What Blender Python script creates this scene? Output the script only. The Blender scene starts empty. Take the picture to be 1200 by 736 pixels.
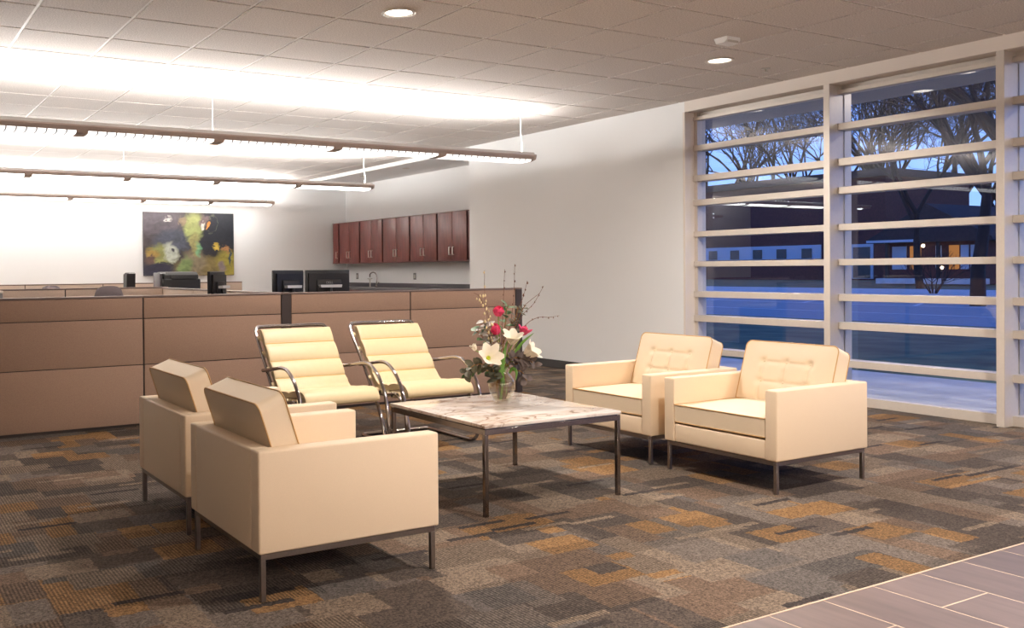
import bpy, bmesh, math, random
from mathutils import Vector, Matrix
random.seed(7)
PI = math.pi
sc = bpy.context.scene
COL = sc.collection

# ------------------------------------------------------------------ helpers
def s2l(c):
    return tuple(((v/255)/12.92 if v/255 <= .04045 else ((v/255+.055)/1.055)**2.4) for v in c)

class MB:
    """collects shapes; build() links them as ONE mesh object"""
    def __init__(s): s.v = []; s.f = []
    def add(s, vs, fs):
        o = len(s.v); s.v += [tuple(p) for p in vs]; s.f += [tuple(i+o for i in f) for f in fs]; return s
    def box(s, x0, x1, y0, y1, z0, z1, b=0.0, seg=2):
        if b <= 0:
            return s.add([(x0,y0,z0),(x1,y0,z0),(x1,y1,z0),(x0,y1,z0),(x0,y0,z1),(x1,y0,z1),(x1,y1,z1),(x0,y1,z1)],
                         [(0,3,2,1),(4,5,6,7),(0,1,5,4),(1,2,6,5),(2,3,7,6),(3,0,4,7)])
        bm = bmesh.new(); bmesh.ops.create_cube(bm, size=1)
        for v in bm.verts:
            v.co = ((x0+x1)/2+v.co.x*(x1-x0), (y0+y1)/2+v.co.y*(y1-y0), (z0+z1)/2+v.co.z*(z1-z0))
        bmesh.ops.bevel(bm, geom=bm.edges[:], offset=b, segments=seg, affect='EDGES', profile=.5)
        s.addbm(bm); return s
    def addbm(s, bm):
        bm.verts.index_update()
        s.add([v.co[:] for v in bm.verts], [[v.index for v in f.verts] for f in bm.faces]); bm.free()
    def tube(s, pts, r, n=8, closed=False, caps=True):
        P = [Vector(p) for p in pts]; m = len(P)
        rs = r if isinstance(r, (list, tuple)) else [r]*m
        T = []
        for i in range(m):
            a = P[(i-1) % m] if (closed or i > 0) else P[i]
            c = P[(i+1) % m] if (closed or i < m-1) else P[i]
            d = c-a
            T.append(d.normalized() if d.length > 1e-9 else Vector((0,0,1)))
        u = T[0].orthogonal().normalized()
        vs = []; fs = []
        for i in range(m):
            u = u - T[i]*u.dot(T[i])
            if u.length < 1e-6: u = T[i].orthogonal()
            u.normalize(); w = T[i].cross(u)
            for k in range(n):
                a = 2*PI*k/n
                vs.append(P[i]+(u*math.cos(a)+w*math.sin(a))*rs[i])
        for i in range(m-1 + (1 if closed else 0)):
            j = (i+1) % m
            off = 0
            if closed and j == 0:   # align the seam
                best = None
                for o in range(n):
                    d = (vs[i*n]-vs[j*n+o]).length
                    if best is None or d < best[0]: best = (d, o)
                off = best[1]
            for k in range(n):
                fs.append((i*n+k, i*n+(k+1) % n, j*n+(k+1+off) % n, j*n+(k+off) % n))
        if caps and not closed:
            fs.append(tuple(range(n-1, -1, -1))); fs.append(tuple((m-1)*n+k for k in range(n)))
        return s.add(vs, fs)
    def lathe(s, prof, c=(0,0,0), n=24, caps=True):
        vs = []; fs = []; m = len(prof)
        for r, z in prof:
            for k in range(n):
                a = 2*PI*k/n; vs.append((c[0]+r*math.cos(a), c[1]+r*math.sin(a), c[2]+z))
        for i in range(m-1):
            for k in range(n):
                fs.append((i*n+k, i*n+(k+1) % n, (i+1)*n+(k+1) % n, (i+1)*n+k))
        if caps:
            fs.append(tuple(range(n-1,-1,-1))); fs.append(tuple((m-1)*n+k for k in range(n)))
        return s.add(vs, fs)
    def prism(s, poly, axis, a, b):
        n = len(poly)
        def p(q, t):
            return {'x': (t, q[0], q[1]), 'y': (q[0], t, q[1]), 'z': (q[0], q[1], t)}[axis]
        return s.add([p(q, a) for q in poly]+[p(q, b) for q in poly],
                     [tuple(range(n-1,-1,-1)), tuple(range(n, 2*n))]+[(i, (i+1) % n, n+(i+1) % n, n+i) for i in range(n)])
    def grid(s, fn, nu, nv):
        return s.add([fn(i/nu, j/nv) for i in range(nu+1) for j in range(nv+1)],
                     [(i*(nv+1)+j, (i+1)*(nv+1)+j, (i+1)*(nv+1)+j+1, i*(nv+1)+j+1) for i in range(nu) for j in range(nv)])
    def xf(s, M):
        s.v = [tuple(M @ Vector(p)) for p in s.v]; return s
    def build(s, name, mat, parent=None, local=False, ang=40, recalc=True, smooth=True):
        me = bpy.data.meshes.new(name)
        o = bpy.data.objects.new(name, me); COL.objects.link(o)
        off = Vector((0,0,0))
        if parent is not None:
            o.parent = parent
            if not local:
                q = parent
                while q is not None: off += q.location; q = q.parent
        elif not local:
            xs = [p[0] for p in s.v]; ys = [p[1] for p in s.v]; zs = [p[2] for p in s.v]
            off = Vector(((min(xs)+max(xs))/2, (min(ys)+max(ys))/2, min(zs))); o.location = off
        me.from_pydata([(p[0]-off.x, p[1]-off.y, p[2]-off.z) for p in s.v], [], s.f)
        if recalc:
            bm = bmesh.new(); bm.from_mesh(me); bmesh.ops.recalc_face_normals(bm, faces=bm.faces[:]); bm.to_mesh(me); bm.free()
        if smooth:
            me.polygons.foreach_set('use_smooth', [True]*len(me.polygons))
            me.set_sharp_from_angle(angle=math.radians(ang))
        me.materials.append(mat); me.update()
        return o

def tag(o, label=None, cat=None, group=None, kind=None):
    if label: o['label'] = label
    if cat: o['category'] = cat
    if group: o['group'] = group
    if kind: o['kind'] = kind
    return o
def thing(name, label, cat, loc=(0,0,0), rz=0, group=None):
    o = bpy.data.objects.new(name, None); COL.objects.link(o)
    o.empty_display_size = .1
    o.location = loc; o.rotation_euler = (0,0,rz)
    return tag(o, label, cat, group)
def struct(name, loc=(0,0,0)):
    o = bpy.data.objects.new(name, None); COL.objects.link(o); o.location = loc; o['kind'] = 'structure'; return o
def copy_tree(o, parent=None):
    c = o.copy(); COL.objects.link(c); c.parent = parent
    for ch in list(o.children): copy_tree(ch, c)
    return c
def smooth_path(pts, sub=6, closed=False):
    P = [Vector(p) for p in pts]; n = len(P); out = []
    rng = n if closed else n-1
    for i in range(rng):
        p0 = P[(i-1) % n] if (closed or i > 0) else P[i]*2-P[i+1]
        p1 = P[i]; p2 = P[(i+1) % n]
        p3 = P[(i+2) % n] if (closed or i+2 < n) else P[i+1]*2-P[i]
        for k in range(sub):
            t = k/sub
            out.append(.5*((2*p1)+(p2-p0)*t+(2*p0-5*p1+4*p2-p3)*t*t+(3*p1-p0-3*p2+p3)*t**3))
    if not closed: out.append(P[-1])
    return out

# ------------------------------------------------------------------ materials
def newmat(name):
    m = bpy.data.materials.new(name); m.use_nodes = True
    nt = m.node_tree; b = nt.nodes['Principled BSDF']; return m, nt, b
def N(nt, t, **k):
    n = nt.nodes.new(t)
    for a, v in k.items(): setattr(n, a, v)
    return n
def L(nt, a, b): nt.links.new(a, b)
def MATH(nt, op, a, b=None, clamp=False):
    n = N(nt, 'ShaderNodeMath', operation=op, use_clamp=clamp)
    for i, v in enumerate((a, b)):
        if v is None: continue
        if isinstance(v, (int, float)): n.inputs[i].default_value = v
        else: L(nt, v, n.inputs[i])
    return n.outputs[0]
def MIX(nt, f, a, b):
    n = N(nt, 'ShaderNodeMix', data_type='RGBA')
    for i, v in ((0, f), (6, a), (7, b)):
        if isinstance(v, (int, float)): n.inputs[i].default_value = v
        elif isinstance(v, tuple): n.inputs[i].default_value = (*v[:3], 1)
        else: L(nt, v, n.inputs[i])
    return n.outputs[2]
def plain(name, rgb, rough=.5, metal=0, noise=0, nscale=40, bump=0, bscale=200, coat=0, spec=None, sheen=0):
    m, nt, b = newmat(name); c = s2l(rgb)
    b.inputs['Base Color'].default_value = (*c, 1); b.inputs['Roughness'].default_value = rough; b.inputs['Metallic'].default_value = metal
    if coat: b.inputs['Coat Weight'].default_value = coat
    if spec is not None: b.inputs['Specular IOR Level'].default_value = spec
    if sheen: b.inputs['Sheen Weight'].default_value = sheen
    tc = N(nt, 'ShaderNodeTexCoord')
    if noise:
        n = N(nt, 'ShaderNodeTexNoise'); n.inputs['Scale'].default_value = nscale; n.inputs['Detail'].default_value = 3
        L(nt, tc.outputs['Object'], n.inputs['Vector'])
        lo = tuple(max(0, v*(1-noise)) for v in c); hi = tuple(v*(1+noise) for v in c)
        mp = N(nt, 'ShaderNodeMapRange'); mp.inputs[1].default_value = .3; mp.inputs[2].default_value = .7
        L(nt, n.outputs['Fac'], mp.inputs[0])
        L(nt, MIX(nt, mp.outputs[0], lo, hi), b.inputs['Base Color'])
    if bump:
        n2 = N(nt, 'ShaderNodeTexNoise'); n2.inputs['Scale'].default_value = bscale; n2.inputs['Detail'].default_value = 2
        L(nt, tc.outputs['Object'], n2.inputs['Vector'])
        bp = N(nt, 'ShaderNodeBump'); bp.inputs['Strength'].default_value = bump; bp.inputs['Distance'].default_value = .002
        L(nt, n2.outputs['Fac'], bp.inputs['Height']); L(nt, bp.outputs['Normal'], b.inputs['Normal'])
    return m
def emis(name, rgb, strength):
    m = bpy.data.materials.new(name); m.use_nodes = True; nt = m.node_tree; nt.nodes.clear()
    e = N(nt, 'ShaderNodeEmission'); e.inputs[0].default_value = (*s2l(rgb), 1); e.inputs[1].default_value = strength
    o = N(nt, 'ShaderNodeOutputMaterial'); L(nt, e.outputs[0], o.inputs[0]); return m

M = {}
M['wall'] = plain('white_wall_paint', (241,241,240), .85, bump=.15, bscale=150)
M['back_wall'] = M['wall']
M['taupe'] = plain('taupe_wall_paint', (92,80,74), .85)
M['cream_paint'] = plain('cream_jamb_paint', (232,222,212), .7, bump=.1)
M['tbar'] = plain('white_grid_bar', (238,236,232), .5)
M['trim_white'] = plain('white_trim', (240,239,236), .6)
M['base'] = plain('black_rubber_base', (38,34,32), .6)
M['alu'] = plain('painted_window_metal', (214,204,193), .42, .25, noise=.02)
M['leather'] = plain('cream_upholstery', (226,203,173), .55, noise=.025, nscale=350, bump=.25, bscale=700)
M['leather_cushion'] = plain('cream_cushion_leather', (226,206,177), .5, noise=.02, nscale=300, bump=.2, bscale=600)
M['piping'] = plain('tan_piping', (196,155,100), .6)
M['mr_leather'] = plain('pale_yellow_leather', (204,182,142), .48, noise=.02, nscale=30, bump=.15, bscale=300)
M['mr_seam'] = plain('ochre_seam', (205,165,90), .6)
M['steel'] = plain('brushed_steel', (150,140,134), .32, 1, noise=.06, nscale=90)
M['chrome'] = plain('polished_chrome', (176,168,164), .12, 1)
M['table_steel'] = plain('table_chrome', (138,130,126), .16, 1)
M['dark_leather'] = plain('dark_buckle', (45,35,30), .5)
M['panel_dark'] = plain('dark_bronze_trim', (58,47,42), .45)
M['panel_cap'] = plain('bronze_top_cap', (118,100,92), .4)
M['black_plastic'] = plain('black_plastic', (17,16,18), .42)
M['grey_plastic'] = plain('grey_plastic', (120,118,120), .4)
M['silver_plastic'] = plain('silver_plastic', (190,190,192), .35)
M['desk'] = plain('pale_laminate', (214,204,192), .5)
M['counter'] = plain('charcoal_counter', (70,66,70), .28, noise=.1, nscale=120)
M['nickel'] = plain('satin_nickel', (205,200,192), .28, 1)
M['outlet'] = plain('outlet_plastic', (196,190,180), .5)
M['chair_grey'] = plain('grey_mesh_fabric', (112,102,104), .8, noise=.1, nscale=200)
M['fixture'] = plain('fixture_metal', (196,178,168), .4, .3)
M['cable'] = plain('white_cable', (225,222,218), .5)
M['can_trim'] = plain('white_can_trim', (215,208,200), .45)
M['can_reflector'] = plain('silver_reflector', (235,232,228), .18, .9)
M['lens'] = emis('lamp_lens', (255,244,228), 5.0)
M['tube'] = emis('tube_lens', (255,252,249), 1.5)
M['tube_back'] = emis('tube_lens_white', (255,253,250), 8.0)
M['tube_fill'] = emis('warm_fill_lens', (255,236,215), 26.0)  # lens of the added fill pendant behind the camera
M['louver'] = plain('white_louver', (160,146,142), .4)

def fabric(name, rgb):
    m, nt, b = newmat(name); tc = N(nt, 'ShaderNodeTexCoord'); c = s2l(rgb)
    mp = N(nt, 'ShaderNodeMapping'); mp.inputs['Scale'].default_value = (260, 260, 420); L(nt, tc.outputs['Object'], mp.inputs['Vector'])
    n = N(nt, 'ShaderNodeTexNoise'); n.inputs['Scale'].default_value = 1; n.inputs['Detail'].default_value = 2; L(nt, mp.outputs[0], n.inputs['Vector'])
    r = N(nt, 'ShaderNodeMapRange'); r.inputs[1].default_value = .3; r.inputs[2].default_value = .7; L(nt, n.outputs['Fac'], r.inputs[0])
    L(nt, MIX(nt, r.outputs[0], tuple(v*.86 for v in c), tuple(v*1.12 for v in c)), b.inputs['Base Color'])
    b.inputs['Roughness'].default_value = .9
    bp = N(nt, 'ShaderNodeBump'); bp.inputs['Strength'].default_value = .3; bp.inputs['Distance'].default_value = .001
    L(nt, n.outputs['Fac'], bp.inputs['Height']); L(nt, bp.outputs['Normal'], b.inputs['Normal'])
    return m
M['fabric'] = fabric('tan_panel_fabric', (158,128,108))
M['fabric_pale'] = fabric('pale_panel_fabric', (205,184,166))

def wood(name, c1, c2):
    m, nt, b = newmat(name); tc = N(nt, 'ShaderNodeTexCoord')
    mp = N(nt, 'ShaderNodeMapping'); mp.inputs['Scale'].default_value = (14, 14, 1.6); L(nt, tc.outputs['Object'], mp.inputs['Vector'])
    n = N(nt, 'ShaderNodeTexNoise'); n.inputs['Scale'].default_value = 3; n.inputs['Detail'].default_value = 6; n.inputs['Distortion'].default_value = .6
    L(nt, mp.outputs[0], n.inputs['Vector'])
    r = N(nt, 'ShaderNodeMapRange'); r.inputs[1].default_value = .32; r.inputs[2].default_value = .68; L(nt, n.outputs['Fac'], r.inputs[0])
    L(nt, MIX(nt, r.outputs[0], s2l(c1), s2l(c2)), b.inputs['Base Color'])
    b.inputs['Roughness'].default_value = .38
    return m
M['cherry'] = wood('cherry_wood', (82,38,35), (112,56,49))
M['cherry_edge'] = plain('dark_cabinet_gap', (40,18,18), .6)

# ceiling tile : speckled mineral fibre
m, nt, b = newmat('mineral_fibre_tile'); tc = N(nt, 'ShaderNodeTexCoord')
n = N(nt, 'ShaderNodeTexNoise'); n.inputs['Scale'].default_value = 120; n.inputs['Detail'].default_value = 3; L(nt, tc.outputs['Object'], n.inputs['Vector'])
r = N(nt, 'ShaderNodeMapRange'); r.inputs[1].default_value = .32; r.inputs[2].default_value = .68; L(nt, n.outputs['Fac'], r.inputs[0])
L(nt, MIX(nt, r.outputs[0], s2l((186,177,171)), s2l((230,223,217))), b.inputs['Base Color']); b.inputs['Roughness'].default_value = .95
M['tile'] = m

# carpet : overlapping rectangles of tan, rust, grey and umber loop pile
m, nt, b = newmat('patchwork_carpet'); tc = N(nt, 'ShaderNodeTexCoord')
sx = N(nt, 'ShaderNodeSeparateXYZ'); jn = N(nt, 'ShaderNodeTexNoise'); jn.inputs['Scale'].default_value = 45; jn.inputs['Detail'].default_value = 2; L(nt, tc.outputs['Object'], jn.inputs['Vector'])
jv = N(nt, 'ShaderNodeVectorMath', operation='MULTIPLY_ADD'); L(nt, jn.outputs['Color'], jv.inputs[0]); jv.inputs[1].default_value = (.03,.03,0); L(nt, tc.outputs['Object'], jv.inputs[2])
L(nt, jv.outputs[0], sx.inputs[0])
def cells(w, h, ox, oy, seed, shift=.5, alongx=True):
    a, bb = (sx.outputs[0], sx.outputs[1]) if alongx else (sx.outputs[1], sx.outputs[0])
    row = MATH(nt, 'FLOOR', MATH(nt, 'DIVIDE', MATH(nt, 'ADD', bb, oy), h))
    wr = N(nt, 'ShaderNodeTexWhiteNoise', noise_dimensions='2D'); cr = N(nt, 'ShaderNodeCombineXYZ')
    L(nt, row, cr.inputs[0]); cr.inputs[1].default_value = seed+.37; L(nt, cr.outputs[0], wr.inputs['Vector'])
    col = MATH(nt, 'FLOOR', MATH(nt, 'ADD', MATH(nt, 'DIVIDE', MATH(nt, 'ADD', a, ox), w), MATH(nt, 'MULTIPLY', wr.outputs['Value'], shift*7)))
    cv = N(nt, 'ShaderNodeCombineXYZ'); L(nt, col, cv.inputs[0]); L(nt, row, cv.inputs[1]); cv.inputs[2].default_value = seed
    wn = N(nt, 'ShaderNodeTexWhiteNoise', noise_dimensions='3D'); L(nt, cv.outputs[0], wn.inputs['Vector'])
    wn2 = N(nt, 'ShaderNodeTexWhiteNoise', noise_dimensions='3D')
    cv2 = N(nt, 'ShaderNodeCombineXYZ'); L(nt, col, cv2.inputs[0]); L(nt, row, cv2.inputs[1]); cv2.inputs[2].default_value = seed+11.3
    L(nt, cv2.outputs[0], wn2.inputs['Vector'])
    return wn.outputs['Value'], wn2.outputs['Value']
def pal(v, stops):
    r = N(nt, 'ShaderNodeValToRGB'); r.color_ramp.interpolation = 'CONSTANT'; e = r.color_ramp.elements
    while len(e) > 1: e.remove(e[-1])
    e[0].position = 0; e[0].color = (*s2l(stops[0][1]), 1)
    for p, c in stops[1:]:
        q = e.new(p); q.color = (*s2l(c), 1)
    L(nt, v, r.inputs[0]); return r.outputs[0]
UMB, GRY, TAN, RST, BRN, SLT = (78,68,61), (97,87,79), (112,97,83), (124,94,62), (100,82,68), (86,79,74)
P1 = [(0,UMB),(.2,GRY),(.4,TAN),(.58,BRN),(.8,RST),(.9,SLT)]
v1, w1 = cells(.46, .23, .1, .0, 1)
c = pal(v1, P1)
v2, w2 = cells(.36, .15, .23, .11, 5, alongx=False)
c = MIX(nt, MATH(nt, 'GREATER_THAN', w2, .58), c, pal(v2, [(0,UMB),(.3,BRN),(.5,TAN),(.7,GRY),(.88,RST)]))
v3, w3 = cells(.27, .19, .05, .17, 9)
c = MIX(nt, MATH(nt, 'GREATER_THAN', w3, .66), c, pal(v3, [(0,TAN),(.3,UMB),(.55,RST),(.72,SLT),(.86,BRN)]))
v4, w4 = cells(.27, .035, .3, .02, 14)
c = MIX(nt, MATH(nt, 'GREATER_THAN', w4, .965), c, pal(v4, [(0,(122,106,90)),(.5,(58,51,48))]))
# loop pile: ribs along one axis per patch plus fine speckle
wv = N(nt, 'ShaderNodeTexWave', wave_type='BANDS', bands_direction='X'); wv.inputs['Scale'].default_value = 22; wv.inputs['Distortion'].default_value = 1.2
wv.inputs['Detail'].default_value = 2; wv.inputs['Detail Scale'].default_value = 8; L(nt, tc.outputs['Object'], wv.inputs['Vector'])
nz = N(nt, 'ShaderNodeTexNoise'); nz.inputs['Scale'].default_value = 105; nz.inputs['Detail'].default_value = 3; nz.inputs['Roughness'].default_value = .8; L(nt, tc.outputs['Object'], nz.inputs['Vector'])
rib = MATH(nt, 'MULTIPLY', wv.outputs['Fac'], MATH(nt, 'GREATER_THAN', w1, .4))
sp = N(nt, 'ShaderNodeMapRange'); sp.inputs[1].default_value = .3; sp.inputs[2].default_value = .7; sp.inputs[3].default_value = .18; sp.inputs[4].default_value = 1.6
L(nt, nz.outputs['Fac'], sp.inputs[0])
fac = MATH(nt, 'MULTIPLY', sp.outputs[0], MATH(nt, 'SUBTRACT', 1.12, MATH(nt, 'MULTIPLY', rib, .62)))
vm = N(nt, 'ShaderNodeVectorMath', operation='SCALE'); L(nt, c, vm.inputs[0]); L(nt, fac, vm.inputs['Scale'])
L(nt, vm.outputs[0], b.inputs['Base Color']); b.inputs['Roughness'].default_value = .95
b.inputs['Specular IOR Level'].default_value = .15
bp = N(nt, 'ShaderNodeBump'); bp.inputs['Strength'].default_value = .5; bp.inputs['Distance'].default_value = .004
L(nt, nz.outputs['Fac'], bp.inputs['Height']); L(nt, bp.outputs['Normal'], b.inputs['Normal'])
M['carpet'] = m

# plank porcelain
m, nt, b = newmat('taupe_plank_porcelain'); tc = N(nt, 'ShaderNodeTexCoord')
mp = N(nt, 'ShaderNodeMapping'); mp.inputs['Scale'].default_value = (9, 1.2, 1); L(nt, tc.outputs['Object'], mp.inputs['Vector'])
n = N(nt, 'ShaderNodeTexNoise'); n.inputs['Scale'].default_value = 2.4; n.inputs['Detail'].default_value = 6; L(nt, mp.outputs[0], n.inputs['Vector'])
r = N(nt, 'ShaderNodeMapRange'); r.inputs[1].default_value = .3; r.inputs[2].default_value = .7; L(nt, n.outputs['Fac'], r.inputs[0])
oi = N(nt, 'ShaderNodeNewGeometry')
c1 = MIX(nt, oi.outputs['Random Per Island'], s2l((92,78,75)), s2l((114,97,92)))
vm = N(nt, 'ShaderNodeVectorMath', operation='SCALE'); L(nt, c1, vm.inputs[0])
L(nt, MATH(nt, 'ADD', MATH(nt, 'MULTIPLY', r.outputs[0], .35), .82), vm.inputs['Scale'])
L(nt, vm.outputs[0], b.inputs['Base Color']); b.inputs['Roughness'].default_value = .42
M['plank'] = m
M['grout'] = plain('pale_grout', (205,182,160), .9)

# marble
m, nt, b = newmat('veined_marble'); tc = N(nt, 'ShaderNodeTexCoord')
mp = N(nt, 'ShaderNodeMapping'); mp.inputs['Rotation'].default_value = (0,0,.5); mp.inputs['Scale'].default_value = (2.2,5.5,3); L(nt, tc.outputs['Object'], mp.inputs['Vector'])
n = N(nt, 'ShaderNodeTexNoise'); n.inputs['Scale'].default_value = 1.6; n.inputs['Detail'].default_value = 7; n.inputs['Distortion'].default_value = 1.4; L(nt, mp.outputs[0], n.inputs['Vector'])
vein = MATH(nt, 'ABSOLUTE', MATH(nt, 'SUBTRACT', n.outputs['Fac'], .5))
r = N(nt, 'ShaderNodeMapRange'); r.inputs[1].default_value = .0; r.inputs[2].default_value = .045; r.inputs[3].default_value = .9; r.inputs[4].default_value = 0; L(nt, vein, r.inputs[0])
n2 = N(nt, 'ShaderNodeTexNoise'); n2.inputs['Scale'].default_value = 1.3; n2.inputs['Detail'].default_value = 3; L(nt, mp.outputs[0], n2.inputs['Vector'])
r2 = N(nt, 'ShaderNodeMapRange'); r2.inputs[1].default_value = .4; r2.inputs[2].default_value = .62; L(nt, n2.outputs['Fac'], r2.inputs[0])
base = MIX(nt, r2.outputs[0], s2l((216,206,197)), s2l((200,184,170)))
L(nt, MIX(nt, MATH(nt, 'MULTIPLY', r.outputs[0], r2.outputs[0]), base, s2l((126,90,62))), b.inputs['Base Color'])
b.inputs['Roughness'].default_value = .12
M['marble'] = m

# window glass : thin dielectric sheet (refraction negligible, mirror reflection by Fresnel)
def sheet(name, ior, tint=(1,1,1)):
    m = bpy.data.materials.new(name); m.use_nodes = True; nt = m.node_tree; nt.nodes.clear()
    t = N(nt, 'ShaderNodeBsdfTransparent'); t.inputs[0].default_value = (*tint, 1)
    g = N(nt, 'ShaderNodeBsdfGlossy'); g.inputs['Roughness'].default_value = 0.0
    ge = N(nt, 'ShaderNodeNewGeometry'); dt = N(nt, 'ShaderNodeVectorMath', operation='DOT_PRODUCT'); L(nt, ge.outputs['Normal'], dt.inputs[0]); L(nt, ge.outputs['Incoming'], dt.inputs[1])
    F0 = ((ior-1)/(ior+1))**2
    sch = MATH(nt, 'ADD', F0, MATH(nt, 'MULTIPLY', MATH(nt, 'POWER', MATH(nt, 'SUBTRACT', 1, MATH(nt, 'ABSOLUTE', dt.outputs['Value'])), 5), 1-F0))
    mx = N(nt, 'ShaderNodeMixShader'); o = N(nt, 'ShaderNodeOutputMaterial')
    L(nt, sch, mx.inputs[0]); L(nt, t.outputs[0], mx.inputs[1]); L(nt, g.outputs[0], mx.inputs[2]); L(nt, mx.outputs[0], o.inputs[0])
    return m
M['glass'] = sheet('window_glass', 1.85, (.95,.965,.98))
M['vase'] = sheet('vase_glass', 1.85, (.95,.965,.955))
M['water'] = sheet('vase_water', 1.25, (.95,.90,.80))

# plants
M['stem'] = plain('green_stem', (126,150,60), .5)
M['stem_brown'] = plain('brown_stem', (140,100,48), .7)
M['twig'] = plain('twig_bark', (128,92,74), .8)
M['bud'] = plain('brown_bud', (110,78,60), .7)
M['bud_cream'] = plain('cream_bud', (232,210,160), .6)
M['pink'] = plain('pink_petal', (234,78,124), .5, noise=.15, nscale=60)
M['white_petal'] = plain('white_petal', (246,236,216), .5, noise=.03, nscale=50)
M['throat'] = plain('lime_throat', (196,204,70), .5)
M['leaf'] = plain('green_leaf', (66,96,44), .5, noise=.2, nscale=40)
M['blade'] = plain('bright_green_blade', (92,134,50), .45, noise=.12, nscale=40)
M['leaf_dark'] = plain('dark_olive_leaf', (84,80,58), .6, noise=.25, nscale=40)
M['leaf_plum'] = plain('plum_grey_leaf', (96,82,76), .6, noise=.25, nscale=40)
M['leaf_silver'] = plain('silver_grey_leaf', (164,154,144), .6, noise=.12, nscale=40)

# ------------------------------------------------------------------ room constants (metres; camera at x=0,y=0)
CE = 2.907          # ceiling
XW = 7.465          # wall with the windows
YB = 15.95          # back wall
XA = 8.48           # alcove wall
YC = 10.40          # end of the white wall
YJ = 6.64           # window jamb
ZH = 2.80           # window header
SOF = 2.85          # alcove soffit
XL, YR = -5.0, -4.0
YT = 2.10           # carpet / plank joint
XG = 7.67           # glass

# floor
MB().box(XL, XW+.25, YT, YJ, -.12, 0).box(XL, XA+.1, YJ, YB+.1, -.12, 0).build('floor', M['carpet'], smooth=False)['kind'] = 'structure'
fl = MB().box(XL, XW+.3, YR-.1, YT, -.12, -.0006).build('floor_tile', M['grout'], smooth=False); fl['kind'] = 'structure'
pl = MB()
k = 0; x = .0+3.354-.2965*28
while x < XW+.25:
    off = [.75, .95, .62, 1.05, .85][k % 5]
    # joint seen on the third and fourth rows from the photograph
    off = {26: .268, 28: .252}.get(k, off)
    y = YT-.0
    edges = [y, y-off if off > .05 else y-1.2]
    while edges[-1] > YR: edges.append(edges[-1]-1.2)
    for a, bb in zip(edges, edges[1:]):
        pl.box(x+.003, min(x+.2965-.003, XW+.27), max(bb, YR)+.003, a-.003, -.05, 0, .0004, 1)
    x += .2965; k += 1
pl.build('floor_planks', M['plank'], smooth=False)['kind'] = 'structure'
MB().box(XL, XW, YT-.004, YT+.002, -.02, .0025).build('trim_9', M['grout'])['kind'] = 'structure'

# ceiling tiles and grid
GX, GY, TS = .428, 5.485, .6096
cm = MB(); tb = MB()
gx = [GX+TS*i for i in range(-9, 12)]; gy = [GY+TS*j for j in range(-16, 18)]
xs = [XL]+[v for v in gx if XL < v < XW]+[XW]; ys = [YR]+[v for v in gy if YR < v < YB]+[YB]
G = .0115
for i in range(len(xs)-1):
    for j in range(len(ys)-1):
        a0 = xs[i]+(G if i else 0); a1 = xs[i+1]-(G if i < len(xs)-2 else 0)
        b0 = ys[j]+(G if j else 0); b1 = ys[j+1]-(G if j < len(ys)-2 else 0)
        cm.box(a0, a1, b0, b1, CE, CE+.02)
cm.build('ceiling', M['tile'], smooth=False, recalc=False)['kind'] = 'structure'
tb.box(XL, XW, YR, YB, CE+.007, CE+.03)
tb.build('ceiling_grid', M['tbar'], smooth=False)['kind'] = 'structure'
MB().box(XL-.2, XA+.3, YR-.2, YB+.2, CE+.03, CE+.2).build('roof_slab', M['wall'], smooth=False)['kind'] = 'structure'

# walls
w = MB(); w.box(XW, XW+.26, YJ, YC, 0, CE+.03); w.box(XW+.26, XA+.3, YC-.2, YC, 0, CE+.03)
w.build('wall_right', M['wall'], smooth=False)['kind'] = 'structure'
MB().box(XW+.0, XW+.33, YR, YJ, ZH, CE+.03).build('wall_header', M['cream_paint'], smooth=False)['kind'] = 'structure'
MB().box(XW-.002, XW+.205, YJ-.004, YJ+.02, 0, ZH).build('trim_1', M['cream_paint'], smooth=False)['kind'] = 'structure'
MB().box(XW, XA, YC, YB, SOF, CE+.03).build('wall_soffit', M['wall'], smooth=False)['kind'] = 'structure'
MB().box(XW-.006, XW+.0, YC, YB, SOF-.004, CE).build('trim_2', M['trim_white'], smooth=False)['kind'] = 'structure'
MB().box(XA, XA+.15, YC, YB+.15, 0, CE+.03).build('wall_alcove', M['wall'], smooth=False)['kind'] = 'structure'
MB().box(XL, XA, YB, YB+.15, 0, CE+.03).build('wall_back', M['back_wall'], smooth=False)['kind'] = 'structure'
MB().box(XL-.15, XL, YR, YB+.15, 0, CE+.03).build('wall_left', M['taupe'], smooth=False)['kind'] = 'structure'
MB().box(XL-.15, XW+.3, YR-.15, YR, 0, CE+.03).build('wall_front', M['wall'], smooth=False)['kind'] = 'structure'
MB().box(XW-.012, XW, YJ, YC+.012, 0, .10, .003, 1).build('baseboard_right', M['base'])['kind'] = 'structure'
MB().box(XW-.012, XW+.2, YC, YC+.012, 0, .10, .003, 1).build('baseboard_end', M['base'])['kind'] = 'structure'

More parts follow.
